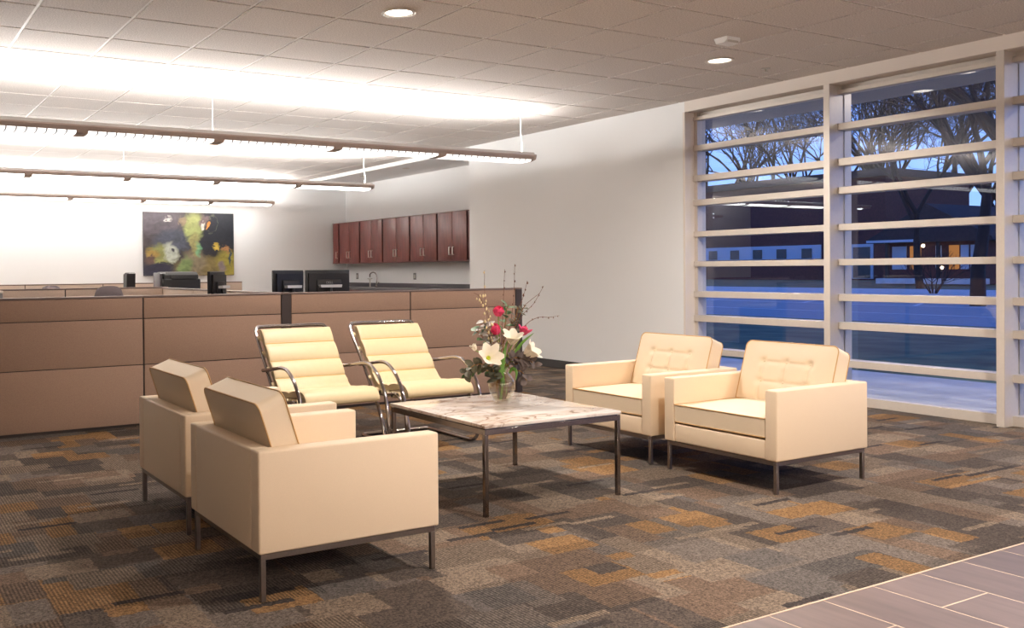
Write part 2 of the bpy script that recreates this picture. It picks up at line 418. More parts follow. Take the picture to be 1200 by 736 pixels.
# ------------------------------------------------------------------ window wall
MY = [5.080-1.389*i for i in range(7)]
TR = [(2.463,2.405),(2.155,2.092),(1.904,1.844),(1.580,1.523),(1.272,1.217),(.964,.904),(.718,.655),(.386,.327)]
for i, y in enumerate(MY):
    mm = MB(); mm.box(XW+.006, XG-.012, y-.029, y+.029, 0, ZH, .002, 1); mm.box(XG+.012, XG+.11, y-.029, y+.029, 0, ZH, .002, 1)
    mm.box(XG-.012, XG+.012, y-.02, y+.02, 0, ZH)
    mm.build('window_mullion', M['alu'])['kind'] = 'structure'
edges = [YJ]+MY
for i in range(7):
    y1 = edges[i]-(.0 if i == 0 else .029); y0 = edges[i+1]+.029
    r_ = struct('window_%d' % (i+1), (XG, (y0+y1)/2, 0))
    f = MB(); f.box(7.584, XG-.006, y0, y1, 0, .077, .002, 1); f.box(7.584, XG-.006, y0, y1, 2.718, 2.757, .002, 1); f.box(XG-.03, XG+.05, y0, y1, 2.757, ZH)
    f.box(XG+.008, XG+.06, y0, y1, 0, .05)
    if i == 0: f.box(7.60, XG+.05, y1-.045, y1, 0, ZH)
    f.build('window_frame', M['alu'], r_)
    for a, bb in TR:
        t = MB(); t.box(7.584, XG-.006, y0, y1, bb, a, .002, 1); t.box(XG+.006, XG+.06, y0, y1, bb, a, .002, 1); t.build('transom', M['alu'], r_)
    g = MB(); g.box(XG-.003, XG+.003, y0, y1, .03, 2.76); g.build('glass_pane', M['glass'], r_, smooth=False)

# ------------------------------------------------------------------ armchairs
def cushion(front, back, nu=28, nv=22):
    """closed pillow: front(u,v), back(u,v) with u,v in 0..1, joined around the rim"""
    mb = MB(); F = [[Vector(front(i/nu, j/nv)) for j in range(nv+1)] for i in range(nu+1)]
    B = [[Vector(back(i/nu, j/nv)) for j in range(nv+1)] for i in range(nu+1)]
    vs = [p for row in F for p in row]; nF = len(vs); vs += [p for row in B for p in row]
    id_ = lambda i, j: i*(nv+1)+j
    fs = []
    for i in range(nu):
        for j in range(nv):
            fs.append((id_(i,j), id_(i+1,j), id_(i+1,j+1), id_(i,j+1)))
            fs.append((nF+id_(i,j), nF+id_(i,j+1), nF+id_(i+1,j+1), nF+id_(i+1,j)))
    rim = [(i,0) for i in range(nu)]+[(nu,j) for j in range(nv)]+[(i,nv) for i in range(nu,0,-1)]+[(0,j) for j in range(nv,0,-1)]
    K = 5; cen = sum(vs, Vector())/len(vs); prev = [id_(*q) for q in rim]; n = len(rim)
    fr = [F[i][j] for i, j in rim]; br = [B[i][j] for i, j in rim]
    for k in range(1, K+1):
        t = k/K
        if k < K:
            cur = []
            for q in range(n):
                p = fr[q].lerp(br[q], t)
                cur.append(len(vs)); vs.append(p)
        else: cur = [nF+id_(*q) for q in rim]
        for q in range(n):
            fs.append((prev[q], cur[q], cur[(q+1) % n], prev[(q+1) % n]))
        prev = cur
    mb.add(vs, fs); return mb, fr, br

def rc(p, q, Hp, Hq, R, both=True):
    ap, aq = abs(p)-(Hp-R), abs(q)-(Hq-R)
    if ap <= 0 or aq <= 0 or (not both and q < 0): return p, q
    k = max(ap, aq)/math.hypot(ap, aq)
    return math.copysign(Hp-R+ap*k, p), math.copysign(Hq-R+aq*k, q)
D2, W2, TH = .392, .385, .075
def make_armchair():
    rt = thing('lounge_armchair', '', 'armchair')
    # metal
    fm = MB(); i = .012; z0, z1 = .152, .174; q = .020
    fm.box(-D2+i, D2-i, -W2+i, -W2+i+q, z0, z1, .0015, 1); fm.box(-D2+i, D2-i, W2-i-q, W2-i, z0, z1, .0015, 1)
    fm.box(-D2+i, -D2+i+q, -W2+i+q, W2-i-q, z0, z1, .0015, 1); fm.box(D2-i-q, D2-i, -W2+i+q, W2-i-q, z0, z1, .0015, 1)
    fm.build('base_frame', M['steel'], rt, True)
    for sx_ in (-1, 1):
        for sy_ in (-1, 1):
            cx = sx_*(D2-i-q/2); cy = sy_*(W2-i-q/2)
            MB().box(cx-q/2, cx+q/2, cy-q/2, cy+q/2, 0, z0, .0015, 1).build('leg', M['steel'], rt, True)
    # upholstered shell
    for s in (-1, 1):
        a, bb = sorted((s*W2, s*(W2-TH)))
        MB().box(-D2, D2, a, bb, .176, .553, .009, 3).build('armrest', M['leather'], rt, True)
    MB().box(-D2, -D2+TH, -W2+TH, W2-TH, .176, .553, .009, 3).build('back_panel', M['leather'], rt, True)
    MB().box(-D2+TH, D2-.006, -W2+TH, W2-TH, .176, .283, .008, 3).build('seat_base', M['leather'], rt, True)
    # seat cushion
    xa, xb, ya = -.27, .390, W2-TH-.004
    def top(u, v):
        x = xa+(xb-xa)*u; y = -ya+2*ya*v
        e = (1-abs(2*u-1)**3)*(1-abs(2*v-1)**3)
        return (x, y, .397+.018*e)
    def bot(u, v):
        e = (1-abs(2*u-1)**4)*(1-abs(2*v-1)**4)
        return (xa+(xb-xa)*u-.004*u, -ya+2*ya*v, .296-.005*e)
    mb, fr, br = cushion(top, bot, 20, 20)
    sc_ = mb.build('seat_cushion', M['leather_cushion'], rt, True, ang=60)
    p = MB(); p.tube(fr, .0035, 6, True); p.tube(br, .0035, 6, True); p.build('piping', M['piping'], sc_, True)
    # back cushion: leaning parallelogram, 4 x 3 tufting on the face
    yb = W2-TH-.004
    def shape(zz, f):      # f: 0 front 1 rear
        t = (zz-.40)/.355
        return -D2+.248-.115*t if f == 0 else -D2+.085-.052*max(0, (zz-.553))/.162+.02*max(0, (.553-zz))/.15
    cols = [.25, .5, .75]; rows = [1/3, 2/3]
    def front(u, v):
        z = .402+(.752-.402)*v; y = -yb+2*yb*u
        e = (1-abs(2*u-1)**4)*(1-abs(2*v-1)**4); h = .024*e
        dp = 0
        for c_ in cols:
            for r__ in rows:
                d = math.hypot((u-c_)*2*yb, (v-r__)*.36); dp = max(dp, .020*math.exp(-(d/.022)**2))
            if v < .8: dp = max(dp, .0095*math.exp(-(((u-c_)*2*yb)/.009)**2)*min(1, (.8-v)*6))
        for r__ in rows:
            if .2 < u < .8: dp = max(dp, .0095*math.exp(-(((v-r__)*.36)/.009)**2)*min(1, (.3-abs(u-.5))*12))
        h -= dp
        y, q_ = rc(y, z-.577, yb, .175, .035, False); z = q_+.577
        return (shape(z, 0)+h, y, z)
    def rear(u, v):
        z = .41+(.712-.41)*v; y = -yb+2*yb*u
        y, q_ = rc(y, z-.561, yb, .151, .035, False); z = q_+.561
        e = (1-abs(2*u-1)**4)*(1-abs(2*v-1)**4)
        return (shape(z, 1)-.008*e*min(1, max(0, (z-.56)/.06)), y, z)
    mb, fr, br = cushion(front, rear, 60, 44)
    bc = mb.build('back_cushion', M['leather_cushion'], rt, True, ang=60)
    p = MB(); p.tube(fr, .0035, 6, True); p.tube(br, .0035, 6, True); p.build('piping', M['piping'], bc, True)
    for c_ in cols:
        for r__ in rows:
            f_ = Vector(front(c_, r__))
            MB().lathe([(0.0005,-.002),(.009,-.002),(.008,.003),(.004,.005),(.0005,.0055)], n=12).xf(Matrix.Translation(f_) @ Matrix.Rotation(PI/2, 4, 'Y')).build('button', M['leather_cushion'], bc, True)
    return rt
arm0 = make_armchair()
armdat = [((4.641,3.560), PI, 'cream leather armchair on the right, nearer the window, whole in front view', 'armchairs facing each other across the table'),
          ((4.645,4.440), PI, 'cream leather armchair facing left beside the white wall, partly behind its twin', ''),
          ((1.663,3.470), 0, 'large cream armchair seen from behind, front left, nearest of all the chairs', ''),
          ((1.700,4.430), 0, 'cream armchair seen from behind, farther left and half hidden by the nearest chair', '')]
for i, (p, rz, lab, g_) in enumerate(armdat):
    o = arm0 if i == 0 else copy_tree(arm0)
    o.location = (p[0], p[1], 0); o.rotation_euler = (0,0,rz); tag(o, lab, 'armchair', 'cream armchairs around the table')

# ------------------------------------------------------------------ tubular cantilever lounge chairs (front = -y)
def make_tubular():
    rt = thing('tubular_lounge_chair', '', 'chair')
    h = .282
    half = [(0,.43,.815),(.22,.43,.815),(.268,.42,.803),(.282,.385,.755),(.282,.245,.58),(.282,.12,.42),(.282,.08,.365),(.282,0,.342),(.282,-.15,.352),(.282,-.255,.362),
            (.282,-.325,.325),(.282,-.375,.245),(.282,-.408,.16),(.282,-.416,.10),(.282,-.395,.045),(.282,-.34,.0165),(.282,-.25,.013),(.282,0,.013),(.282,.18,.013),(.275,.225,.013),(.235,.245,.013),(0,.245,.013)]
    loop = half+[(-x,y,z) for x,y,z in half[-2:0:-1]]
    MB().tube(smooth_path(loop, 5, True), .0125, 10, True).build('tube_frame', M['chrome'], rt, True, ang=80)
    for s in (-1, 1):
        a = [(s*.309,.212,.530),(s*.309,.12,.540),(s*.309,0,.560),(s*.309,-.11,.574),(s*.309,-.20,.562),(s*.309,-.287,.508),(s*.309,-.36,.425),(s*.309,-.405,.32),(s*.309,-.425,.21),(s*.307,-.428,.13),(s*.295,-.418,.075)]
        MB().tube(smooth_path(a, 5), .0125, 10).build('armrest', M['chrome'], rt, True, ang=80)
    # channelled cushion: centre path in (y,z)
    path = smooth_path([(0,.365,.800),(0,.29,.700),(0,.215,.600),(0,.14,.500),(0,.092,.435),(0,.055,.398),(0,.0,.384),(0,-.08,.385),(0,-.18,.398),(0,-.27,.410),(0,-.325,.402),(0,-.358,.375),(0,-.368,.345)], 14)
    Ls = [0]
    for a, b_ in zip(path, path[1:]): Ls.append(Ls[-1]+(b_-a).length)
    tot = Ls[-1]; nch = 7; n = len(path)
    up = []; dn = []; seams = []
    for i in range(n):
        a = path[max(0,i-1)]; c_ = path[min(n-1,i+1)]; d = (c_-a).normalized()
        nrm = Vector((0, d.z, -d.y))          # towards the sitter
        if nrm.dot(Vector((0,-.6,.8))) < 0: nrm = -nrm
        f = (Ls[i]/tot*nch) % 1; bul = max(0, math.sin(PI*f))**.38
        e = min(1, min(i, n-1-i)/2)
        up.append(path[i]+nrm*(.014+.019*bul)*max(e,.12)); dn.append(path[i]-nrm*(.008+.011*bul)*max(e,.12))
    ring = up+dn[::-1]; hw = .268
    mb = MB(); vs = []; fs = []; m_ = len(ring)
    xs_ = [(-hw,.82),(-hw+.006,.95),(-hw+.02,1),(hw-.02,1),(hw-.006,.95),(hw,.82)]
    cen = [(up[i]+dn[i])/2 for i in range(n)]; cring = cen+cen[::-1]
    for x, k in xs_:
        for p, c_ in zip(ring, cring): vs.append(Vector((x, 0, 0))+c_+(p-c_)*k)
    for a in range(len(xs_)-1):
        for k in range(m_): fs.append((a*m_+k, a*m_+(k+1) % m_, (a+1)*m_+(k+1) % m_, (a+1)*m_+k))
    for a in (0, len(xs_)-1):
        for k in range(n-1): fs.append((a*m_+k, a*m_+k+1, a*m_+m_-2-k, a*m_+m_-1-k))
    mb.add(vs, fs); cu = mb.build('channelled_cushion', M['mr_leather'], rt, True, ang=50)
    # seam welts in the grooves, and straps round the side tubes
    sm = MB()
    for q in range(1, nch):
        i = min(range(n), key=lambda t: abs(Ls[t]-tot*q/nch)); p = up[i]
        sm.tube([(-hw+.006, p.y, p.z), (hw-.006, p.y, p.z)], .0032, 6)
    sm.build('seam_welt', M['mr_seam'], cu, True)
    for s in (-1, 1):
        for (y, z) in ((.365,.730),(.285,.630),(.205,.530),(.130,.432)):
            c_ = Matrix.Translation((s*.274, y, z)) @ Matrix.Rotation(math.radians(37), 4, 'X')
            MB().box(-.012, .024 if s > 0 else .012, -.016, .016, -.019, .019, .006, 2).xf(c_ @ Matrix.Scale(1, 4)).build('strap', M['mr_leather'], rt, True)
        for y in (.03,-.05,-.13,-.21,-.285):
            rr = MB(); rr.tube([(s*.22, y, .350+abs(y+.1)*.05), (s*.291, y, .350+abs(y+.1)*.05)], .024, 12); lp = rr.build('strap_loop', M['mr_leather'], rt, True)
            MB().tube([(s*.2912, y, .350+abs(y+.1)*.05), (s*.293, y, .350+abs(y+.1)*.05)], .016, 12).build('loop_core', M['dark_leather'], lp, True)
    MB().grid(lambda u, v: (-.24+.48*u, .05-.37*v, .338+.012*abs(v-.4)), 6, 8).build('seat_sling', M['mr_leather'], rt, True)
    return rt
tub0 = make_tubular(); tub0.location = (3.500, 5.60, 0)
tag(tub0, 'chrome tubular chair with channelled cream cushion, right behind the marble table', 'chair', 'tubular chairs by the partition')
tub1 = copy_tree(tub0); tub1.location = (2.745, 5.60, 0)
tag(tub1, 'chrome tubular chair with channelled cream cushion, left one beside the armchair backs', 'chair', 'tubular chairs by the partition')

# ------------------------------------------------------------------ marble coffee table
tx0, tx1, ty0, ty1 = 2.672, 3.562, 3.608, 4.498
tb_ = thing('coffee_table', 'low square coffee table with veined white marble top and steel legs', 'table', ((tx0+tx1)/2, (ty0+ty1)/2, 0))
MB().box(tx0-.004, tx1+.004, ty0-.004, ty1+.004, .432, .450, .004, 2).build('marble_top', M['marble'], tb_)
f = MB(); q = .022
f.box(tx0, tx1, ty0, ty0+q, .400, .428, .001, 1); f.box(tx0, tx1, ty1-q, ty1, .400, .428, .001, 1); f.box(tx0, tx0+q, ty0+q, ty1-q, .400, .428, .001, 1); f.box(tx1-q, tx1, ty0+q, ty1-q, .400, .428, .001, 1)
f.box(tx0+.012, tx1-.012, ty0+.012, ty1-.012, .427, .4325)
f.build('top_frame', M['table_steel'], tb_)
for a in (tx0, tx1-q):
    for b_ in (ty0, ty1-q):
        MB().box(a, a+q, b_, b_+q, 0, .400, .0012, 1).build('leg', M['table_steel'], tb_)

# ------------------------------------------------------------------ vase with flowers (vase frame: r right, f away, z up; as seen across the table)
VX, VY, VZ = 3.205, 4.165, .450
RV, FV = Vector((.877,-.480,0)), Vector((.480,.877,0))
PXM = .00483
def vp(px, py, f=0.0):
    return Vector((VX,VY,0))+RV*((px-589)*PXM)+FV*f+Vector((0,0,VZ+(474-py)*PXM))
va = thing('glass_vase', 'round clear glass vase of flowers standing on the marble table', 'vase', (VX,VY,VZ))
prof = [(r_*1.08, z_) for r_, z_ in [(.038,0),(.042,.004),(.045,.02),(.058,.045),(.067,.075),(.070,.100),(.066,.125),(.054,.148),(.042,.163),(.037,.178),(.040,.195),(.050,.212)]]
inner = [(r-.0035, z) for r, z in prof[::-1] if z > .015]+[(.036,.014),(.0008,.013)]
MB().lathe(prof+inner, (VX,VY,VZ), 40, False).build('vase_body', M['vase'], va, ang=80)
MB().lathe([(.0008,.015),(.0415,.0155)]+[(r-.0042, z) for r, z in prof if .018 < z < .13]+[(.0008,.1305)], (VX,VY,VZ), 40, False).build('water', M['water'], va, ang=80)
rnd = random.Random(3)
def stem_path(tip, sway=.0, base=None):
    az = rnd.uniform(0, 2*PI); rr_ = rnd.uniform(.012,.032)
    b = base or Vector((VX+rr_*math.cos(az), VY+rr_*math.sin(az), VZ+.022)); bm_ = Vector((VX+rr_*1.5*math.cos(az+.4), VY+rr_*1.5*math.sin(az+.4), VZ+.095))
    neck = Vector((VX,VY,VZ+.185))+(Vector((tip.x,tip.y,0))-Vector((VX,VY,0))).normalized()*.018*min(1, (tip-Vector((VX,VY,tip.z))).length/.1)+RV*rnd.uniform(-.008,.008)
    mid = neck.lerp(tip, .55)+Vector((0,0,.02))+RV*sway
    return smooth_path([b, bm_, neck, mid, tip], 4)
def frame_for(d):
    d = d.normalized(); u = d.orthogonal().normalized(); return d, u, d.cross(u)
def petal_pts(base, d, side, length, width, cup, curl, n=6, m=4):
    """petal surface: grows along d, bends outwards to side"""
    nrm = d.cross(side).normalized()
    def fn(u, v):
        w_ = width*math.sin(PI*min(1, .12+.82*u))**.8*(2*v-1)
        out = cup*math.sin(PI*.5*u)+curl*u**3
        up_ = length*(u-.18*u**3*(curl/length if length else 0))
        return base+d*up_+side*(out-.25*abs(w_)*(abs(w_)/max(width,1e-6)))+nrm*w_
    return fn
def thick(mb, fn, nu, nv, t):
    P = [[Vector(fn(i/nu, j/nv)) for j in range(nv+1)] for i in range(nu+1)]
    nr = [[None]*(nv+1) for _ in range(nu+1)]
    for i in range(nu+1):
        for j in range(nv+1):
            a = P[min(nu,i+1)][j]-P[max(0,i-1)][j]; b_ = P[i][min(nv,j+1)]-P[i][max(0,j-1)]
            c_ = a.cross(b_); nr[i][j] = c_.normalized() if c_.length > 1e-12 else Vector((0,0,1))
    ed = lambda i, j: .15 if (i in (0,nu) or j in (0,nv)) else 1
    A = [P[i][j]+nr[i][j]*t*ed(i,j) for i in range(nu+1) for j in range(nv+1)]
    B = [P[i][j]-nr[i][j]*t*ed(i,j) for i in range(nu+1) for j in range(nv+1)]
    o = len(A); id_ = lambda i, j: i*(nv+1)+j; fs = []
    for i in range(nu):
        for j in range(nv):
            fs.append((id_(i,j), id_(i+1,j), id_(i+1,j+1), id_(i,j+1))); fs.append((o+id_(i,j), o+id_(i,j+1), o+id_(i+1,j+1), o+id_(i+1,j)))
    rim = [(i,0) for i in range(nu)]+[(nu,j) for j in range(nv)]+[(i,nv) for i in range(nu,0,-1)]+[(0,j) for j in range(nv,0,-1)]
    for q in range(len(rim)):
        a, b_ = id_(*rim[q]), id_(*rim[(q+1) % len(rim)]); fs.append((a, o+a, o+b_, b_))
    mb.add(A+B, fs)
def flower(name, label, px, py, f, face, rings, mat, smat, stem_r=.0035, throat=None, group=None):
    tip = vp(px, py, f); d, u, w_ = frame_for(face)
    root = thing(name, label, 'flower', tip[:], 0, group)
    base = tip-d*.012
    pth = stem_path(base)
    MB().tube(pth, stem_r, 6).build('stem', smat, root)
    for (n_, length, width, cup, curl, ph) in rings:
        for k in range(n_):
            a = 2*PI*(k+ph)/n_+rnd.uniform(-.12,.12); side = u*math.cos(a)+w_*math.sin(a)
            mb = MB(); thick(mb, petal_pts(base+side*.003, d, side, 1.22*length*rnd.uniform(.92,1.06), 1.25*width, 1.2*cup, 1.2*curl), 7, 4, .0006)
            mb.build('petal', mat, root, ang=70)
    if throat:
        MB().lathe([(.001,0),(.008,.004),(.012,.02),(.010,.026),(.001,.012)], n=10).xf(Matrix.Translation(base) @ d.to_track_quat('Z','Y').to_matrix().to_4x4()).build('throat', throat, root)
    return root
TOCAM = Vector((-.48,-.877,0))
peony = [(5,.040,.024,.022,-.004,0),(5,.042,.022,.014,-.006,.5),(4,.038,.018,.007,-.004,.2)]
flower('pink_tulip', 'full double pink bloom standing highest of the three pink flowers', 585, 369, -.02, Vector((0,0,1))+TOCAM*.5, peony, M['pink'], M['stem'])
flower('pink_tulip', 'narrow pink bloom below the highest one, left of the upper white lily', 582, 391, -.03, Vector((0,0,1))+TOCAM*.3-RV*.25, [(4,.050,.022,.014,-.006,0),(3,.046,.018,.008,-.005,.4)], M['pink'], M['stem'])
flower('pink_tulip', 'open pink bloom on the right edge of the bouquet, in front of the dark post', 614, 392, -.01, Vector((0,0,1))+RV*.4+TOCAM*.2, [(6,.040,.018,.024,.010,0),(4,.040,.016,.010,.0,.3)], M['pink'], M['stem'])
lily = [(3,.066,.028,.022,.024,0),(3,.064,.024,.024,.026,.5)]
flower('white_lily', 'cream white open lily in the top middle of the bouquet', 600, 402, -.05, Vector((0,0,1))+TOCAM*.55, lily, M['white_petal'], M['stem'], .005, M['throat'])
flower('white_lily', 'large cream white lily with lime throat facing front left', 571, 420, -.07, TOCAM*1.0+RV*.25+Vector((0,0,.55)), [(3,.074,.032,.030,.028,0),(3,.070,.026,.032,.030,.5)], M['white_petal'], M['stem'], .005, M['throat'])
flower('white_lily', 'cream white lily turned away on the right, above the drooping leaves', 616, 415, -.07, RV*.7+Vector((0,0,.5))+TOCAM*.35, lily, M['white_petal'], M['stem'], .005, M['throat'])
flower('white_lily_bud', 'small white half open bloom at the left edge of the bouquet', 556, 409, -.05, Vector((0,0,1))-RV*.5, [(5,.032,.013,.008,.006,0)], M['white_petal'], M['stem'], .0025)

# leafy stems: each one a thing with its stem and its leaves
def leaf_mesh(base, d, nrm, length, width, fold=.2):
    d = d.normalized(); s_ = d.cross(nrm).normalized(); nn = s_.cross(d).normalized()
    def fn(u, v):
        w_ = width*.5*math.sin(PI*(.04+.94*u))**.75*(2*v-1)
        return base+d*length*u+s_*w_+nn*(fold*abs(w_)-.18*length*u*u)
    mb = MB(); thick(mb, fn, 6, 4, .0005); return mb
def spray(name, label, pts, mat, n, ln, wd, smat=None, spread=1.0, r=.0022, cat='foliage'):
    P_ = [vp(*p) for p in pts]
    root = thing(name, label, cat, P_[-1][:])
    base = stem_path(P_[0])
    path = base[:-1]+smooth_path(P_, 4) if len(P_) > 1 else base
    MB().tube(path, r*1.35, 6).build('stem', smat or M['stem_brown'], root)
    q = smooth_path(P_, 8) if len(P_) > 1 else [P_[0]]
    for k in range(n):
        t = (k+.5)/n; i = min(len(q)-1, int(t*len(q))); a = q[i]; tg = (q[min(len(q)-1,i+1)]-q[max(0,i-1)])
        tg = tg.normalized() if tg.length > 1e-9 else Vector((0,0,1))
        az = k*2.4+rnd.uniform(-.4,.4); _, u, w_ = frame_for(tg)
        out = u*math.cos(az)+w_*math.sin(az)
        d = (out*spread+tg*.5+Vector((0,0,rnd.uniform(-.3,.2)))).normalized()
        nr = (tg*.6+TOCAM*.6+Vector((0,0,.6))+out*.2)
        leaf_mesh(a, d, nr, 1.5*ln*rnd.uniform(.75,1.2), 1.55*wd*rnd.uniform(.8,1.15)).build('leaf', mat, root, ang=60)
    return root
spray('leafy_stem', 'drooping dark green leafy stem on the left side of the bouquet', [(575,430,-.06),(562,426,-.09),(551,429,-.1),(544,437,-.1)], M['leaf_dark'], 16, .034, .022)
spray('leafy_stem', 'small green sprig hanging lowest at the left of the bouquet', [(574,436,-.03),(560,433,-.05),(550,434,-.05),(546,441,-.05)], M['leaf'], 12, .026, .018)
spray('leafy_stem', 'olive leaves round the neck of the vase on its left', [(582,446,-.05),(578,438,-.07),(576,430,-.08)], M['leaf_dark'], 16, .04, .024)
spray('leafy_stem', 'plum grey leaf cluster in the right middle of the bouquet', [(594,428,-.06),(600,420,-.07),(608,420,-.07),(614,424,-.06)], M['leaf_plum'], 26, .032, .021)
spray('leafy_stem', 'plum grey leaves reaching the right edge below the white lily', [(604,428,-.04),(612,424,-.05),(620,423,-.05),(625,428,-.05)], M['leaf_plum'], 16, .028, .020)
spray('leafy_stem', 'brownish leaves drooping lowest on the right of the bouquet', [(600,436,-.02),(610,436,-.03),(615,442,-.03),(617,449,-.03)], M['leaf_plum'], 10, .032, .022)
spray('leafy_stem', 'silver grey leaf stem on the upper left, below the cream catkins', [(580,420,-.01),(576,404,-.02),(573,392,-.02),(568,378,-.01)], M['leaf_silver'], 28, .038, .026)
spray('leafy_stem', 'green leaves behind the highest pink bloom', [(592,395,.03),(595,380,.03),(596,366,.03),(598,360,.03)], M['leaf'], 10, .036, .024)
spray('leafy_stem', 'broad green leaf pair at the left edge above the white lilies', [(575,412,0),(568,398,0),(562,391,0),(559,389,0)], M['leaf'], 5, .042, .034)
spray('leafy_stem', 'dark leaves between the pink blooms and the upper lily', [(590,410,.02),(600,385,.04),(606,378,.04),(610,362,.04)], M['leaf_dark'], 12, .03, .02)
spray('leafy_stem', 'small dark leaves at the foot of the right hand branches', [(600,400,.05),(607,385,.05),(614,368,.05),(619,360,.05)], M['leaf_dark'], 9, .026, .018)
def blade(label, pts, wd):
    P_ = smooth_path([vp(*p) for p in pts], 6); root = thing('green_blade', label, 'leaf', P_[-1][:])
    nrm0 = TOCAM+Vector((0,0,.3))
    n_ = len(P_)-1
    def fn(u, v):
        i = u*n_; k = min(n_-1, int(i)); p = P_[k].lerp(P_[k+1], i-k); tg = (P_[k+1]-P_[k]).normalized(); s_ = tg.cross(nrm0).normalized()
        w_ = wd*.5*min(1, (1-u)*2.4)**.7*min(1, .55+u*2)*(2*v-1)
        return p+s_*w_+nrm0.normalized()*(-abs(w_)*.3)
    mb = MB(); thick(mb, fn, 16, 4, .0006); mb.build('leaf_blade', M['blade'], root, ang=60)
blade('bright green blade pointing up right beside the open pink bloom', [(597,425,-.05),(604,413,-.05),(612,402,-.05),(626,391,-.04)], .018)
blade('bright green blade standing between the two left lilies', [(588,442,-.07),(588,428,-.08),(590,412,-.08),(594,399,-.06)], .02)
blade('broad bright green blade over the neck of the vase', [(590,452,-.05),(587,440,-.07),(586,431,-.08),(592,424,-.07)], .024)
blade('short green blade hanging right of the vase neck', [(596,438,-.05),(600,432,-.06),(604,436,-.07),(603,446,-.07)], .018)
def twig(label, pts, buds, budmat, r=.0028, budr=.005, sub=None, flowery=False):
    P_ = [vp(*p) for p in pts]; root = thing('budded_branch', label, 'branch', P_[-1][:])
    path = stem_path(P_[0])[:-1]+smooth_path(P_, 5); n_ = len(path)
    MB().tube(path, [r*(1-.62*i/(n_-1)) for i in range(n_)], 6).build('twig', M['twig'], root)
    q = smooth_path(P_, 10)
    for k in range(buds):
        t = (k+.8)/buds; p = q[min(len(q)-1, int(t*(len(q)-1)))]
        off = RV*rnd.uniform(-1,1)*(.028 if flowery else .003)+FV*rnd.uniform(-1,1)*(.02 if flowery else .002)+Vector((0,0,rnd.uniform(-.006,.006)))
        rr = budr*rnd.uniform(.75,1.15)
        MB().lathe([(rr*.1,-rr*1.3),(rr*.7,-rr*.6),(rr*.8,0),(rr*.5,rr*.9),(rr*.08,rr*1.6)], (p+off)[:], 8).build('bud', budmat, root)
    if sub:
        s_ = [vp(*p) for p in sub]; MB().tube(smooth_path(s_, 5), r*.5, 5).build('side_twig', M['twig'], root)
    return root
twig('budded branch with a yellow tip, first upright branch from the left', [(583,400,0),(574,372,.01),(570,345,.01),(570,318,.01)], 6, M['bud_cream'], budr=.006)
twig('cream catkin branch thick with pale buds in the upper left', [(580,405,-.02),(574,385,-.03),(569,362,-.03),(562,346,-.03)], 26, M['bud_cream'], budr=.0065, sub=[(569,362,-.03),(562,348,-.03),(556,344,-.03)], flowery=True)
twig('thin upright branch above the highest pink bloom', [(590,390,.02),(592,360,.02),(593,338,.02),(594,317,.02)], 7, M['bud'], budr=.0045)
twig('tallest upright branch with dark buds, in front of the dark post', [(598,400,.04),(604,365,.05),(606,338,.05),(607,311,.05)], 9, M['bud'], budr=.005)
twig('branch with a yellow bud at its tip leaning right above the leaves', [(602,400,.05),(613,362,.06),(618,347,.06),(622,331,.06)], 6, M['bud'], budr=.006)
twig('forked branch leaning far up to the right against the white wall', [(604,402,.04),(615,373,.05),(629,358,.05),(641,337,.05)], 8, M['bud'], budr=.004, sub=[(618,360,.05),(628,352,.05),(636,346,.05)])
twig('low branch stretching farthest right against the white wall', [(605,400,.02),(620,381,.02),(634,374,.02),(646,374,.02),(658,372,.02)], 8, M['bud'], budr=.004)

# ------------------------------------------------------------------ cubicle partitions
PT = .065
def panel(label, p0, p1, ztop=1.025, group=None, fab='fabric', h3=True):
    """fabric panel from p0 to p1 (plan), seen side on the -y / -x face"""
    dx, dy = p1[0]-p0[0], p1[1]-p0[1]; Ln = math.hypot(dx, dy); rz = math.atan2(dy, dx)
    rt = thing('partition_panel', label, 'partition', ((p0[0]+p1[0])/2, (p0[1]+p1[1])/2, 0), rz, group); h = Ln/2
    fr = MB(); fr.box(-h+.001, h-.001, -PT/2+.010, PT/2-.010, .012, ztop-.016); fr.build('core_frame', M['panel_dark'], rt, True)
    for s in (-1, 1):
        for x in (-h+.03, h-.05): pass
    MB().box(-h+.06, h-.06, -.02, .02, 0, .013).build('foot_rail', M['panel_dark'], rt, True)
    for a, b_ in ((.024,.4805),(.4865,.8415),(.8475,ztop-.018)):
        for s in (-1, 1):
            y0, y1 = sorted((s*(PT/2-.0102), s*PT/2)); MB().box(-h+.006, h-.006, y0, y1, a, b_, .003, 2).build('fabric_tile', M[fab], rt, True)
    MB().box(-h, h, -PT/2-.002, PT/2+.002, ztop-.016, ztop, .003, 2).build('top_cap', M['panel_cap'], rt, True)
    return rt
YP = 7.114+PT/2
F_ = 'front row of cubicle panels'
panel('tan fabric cubicle panel at the left end of the front row, cut by the picture edge', (.768,YP), (1.975,YP), group=F_)
panel('tan fabric cubicle panel behind the two left armchairs, left of the wide dark post', (1.975,YP), (3.157,YP), group=F_)
panel('tan fabric cubicle panel behind the tubular chairs, right of the wide dark post', (3.245,YP), (4.442,YP), group=F_)
panel('tan fabric cubicle panel behind the flowers, at the right end of the front row', (4.442,YP), (5.650,YP), group=F_)
def post(label, x0, x1, y0, y1, z=1.025):
    rt = thing('partition_post', label, 'post', ((x0+x1)/2, (y0+y1)/2, 0))
    MB().box(x0, x1, y0, y1, 0, z-.014, .003, 1).build('post_cover', M['panel_dark'], rt); MB().box(x0-.001, x1+.001, y0-.001, y1+.001, z-.014, z+.001, .003, 1).build('post_cap', M['panel_cap'], rt)
post('wide dark bronze post between the front cubicle panels', 3.158, 3.244, YP-PT/2-.002, YP+PT/2+.04)
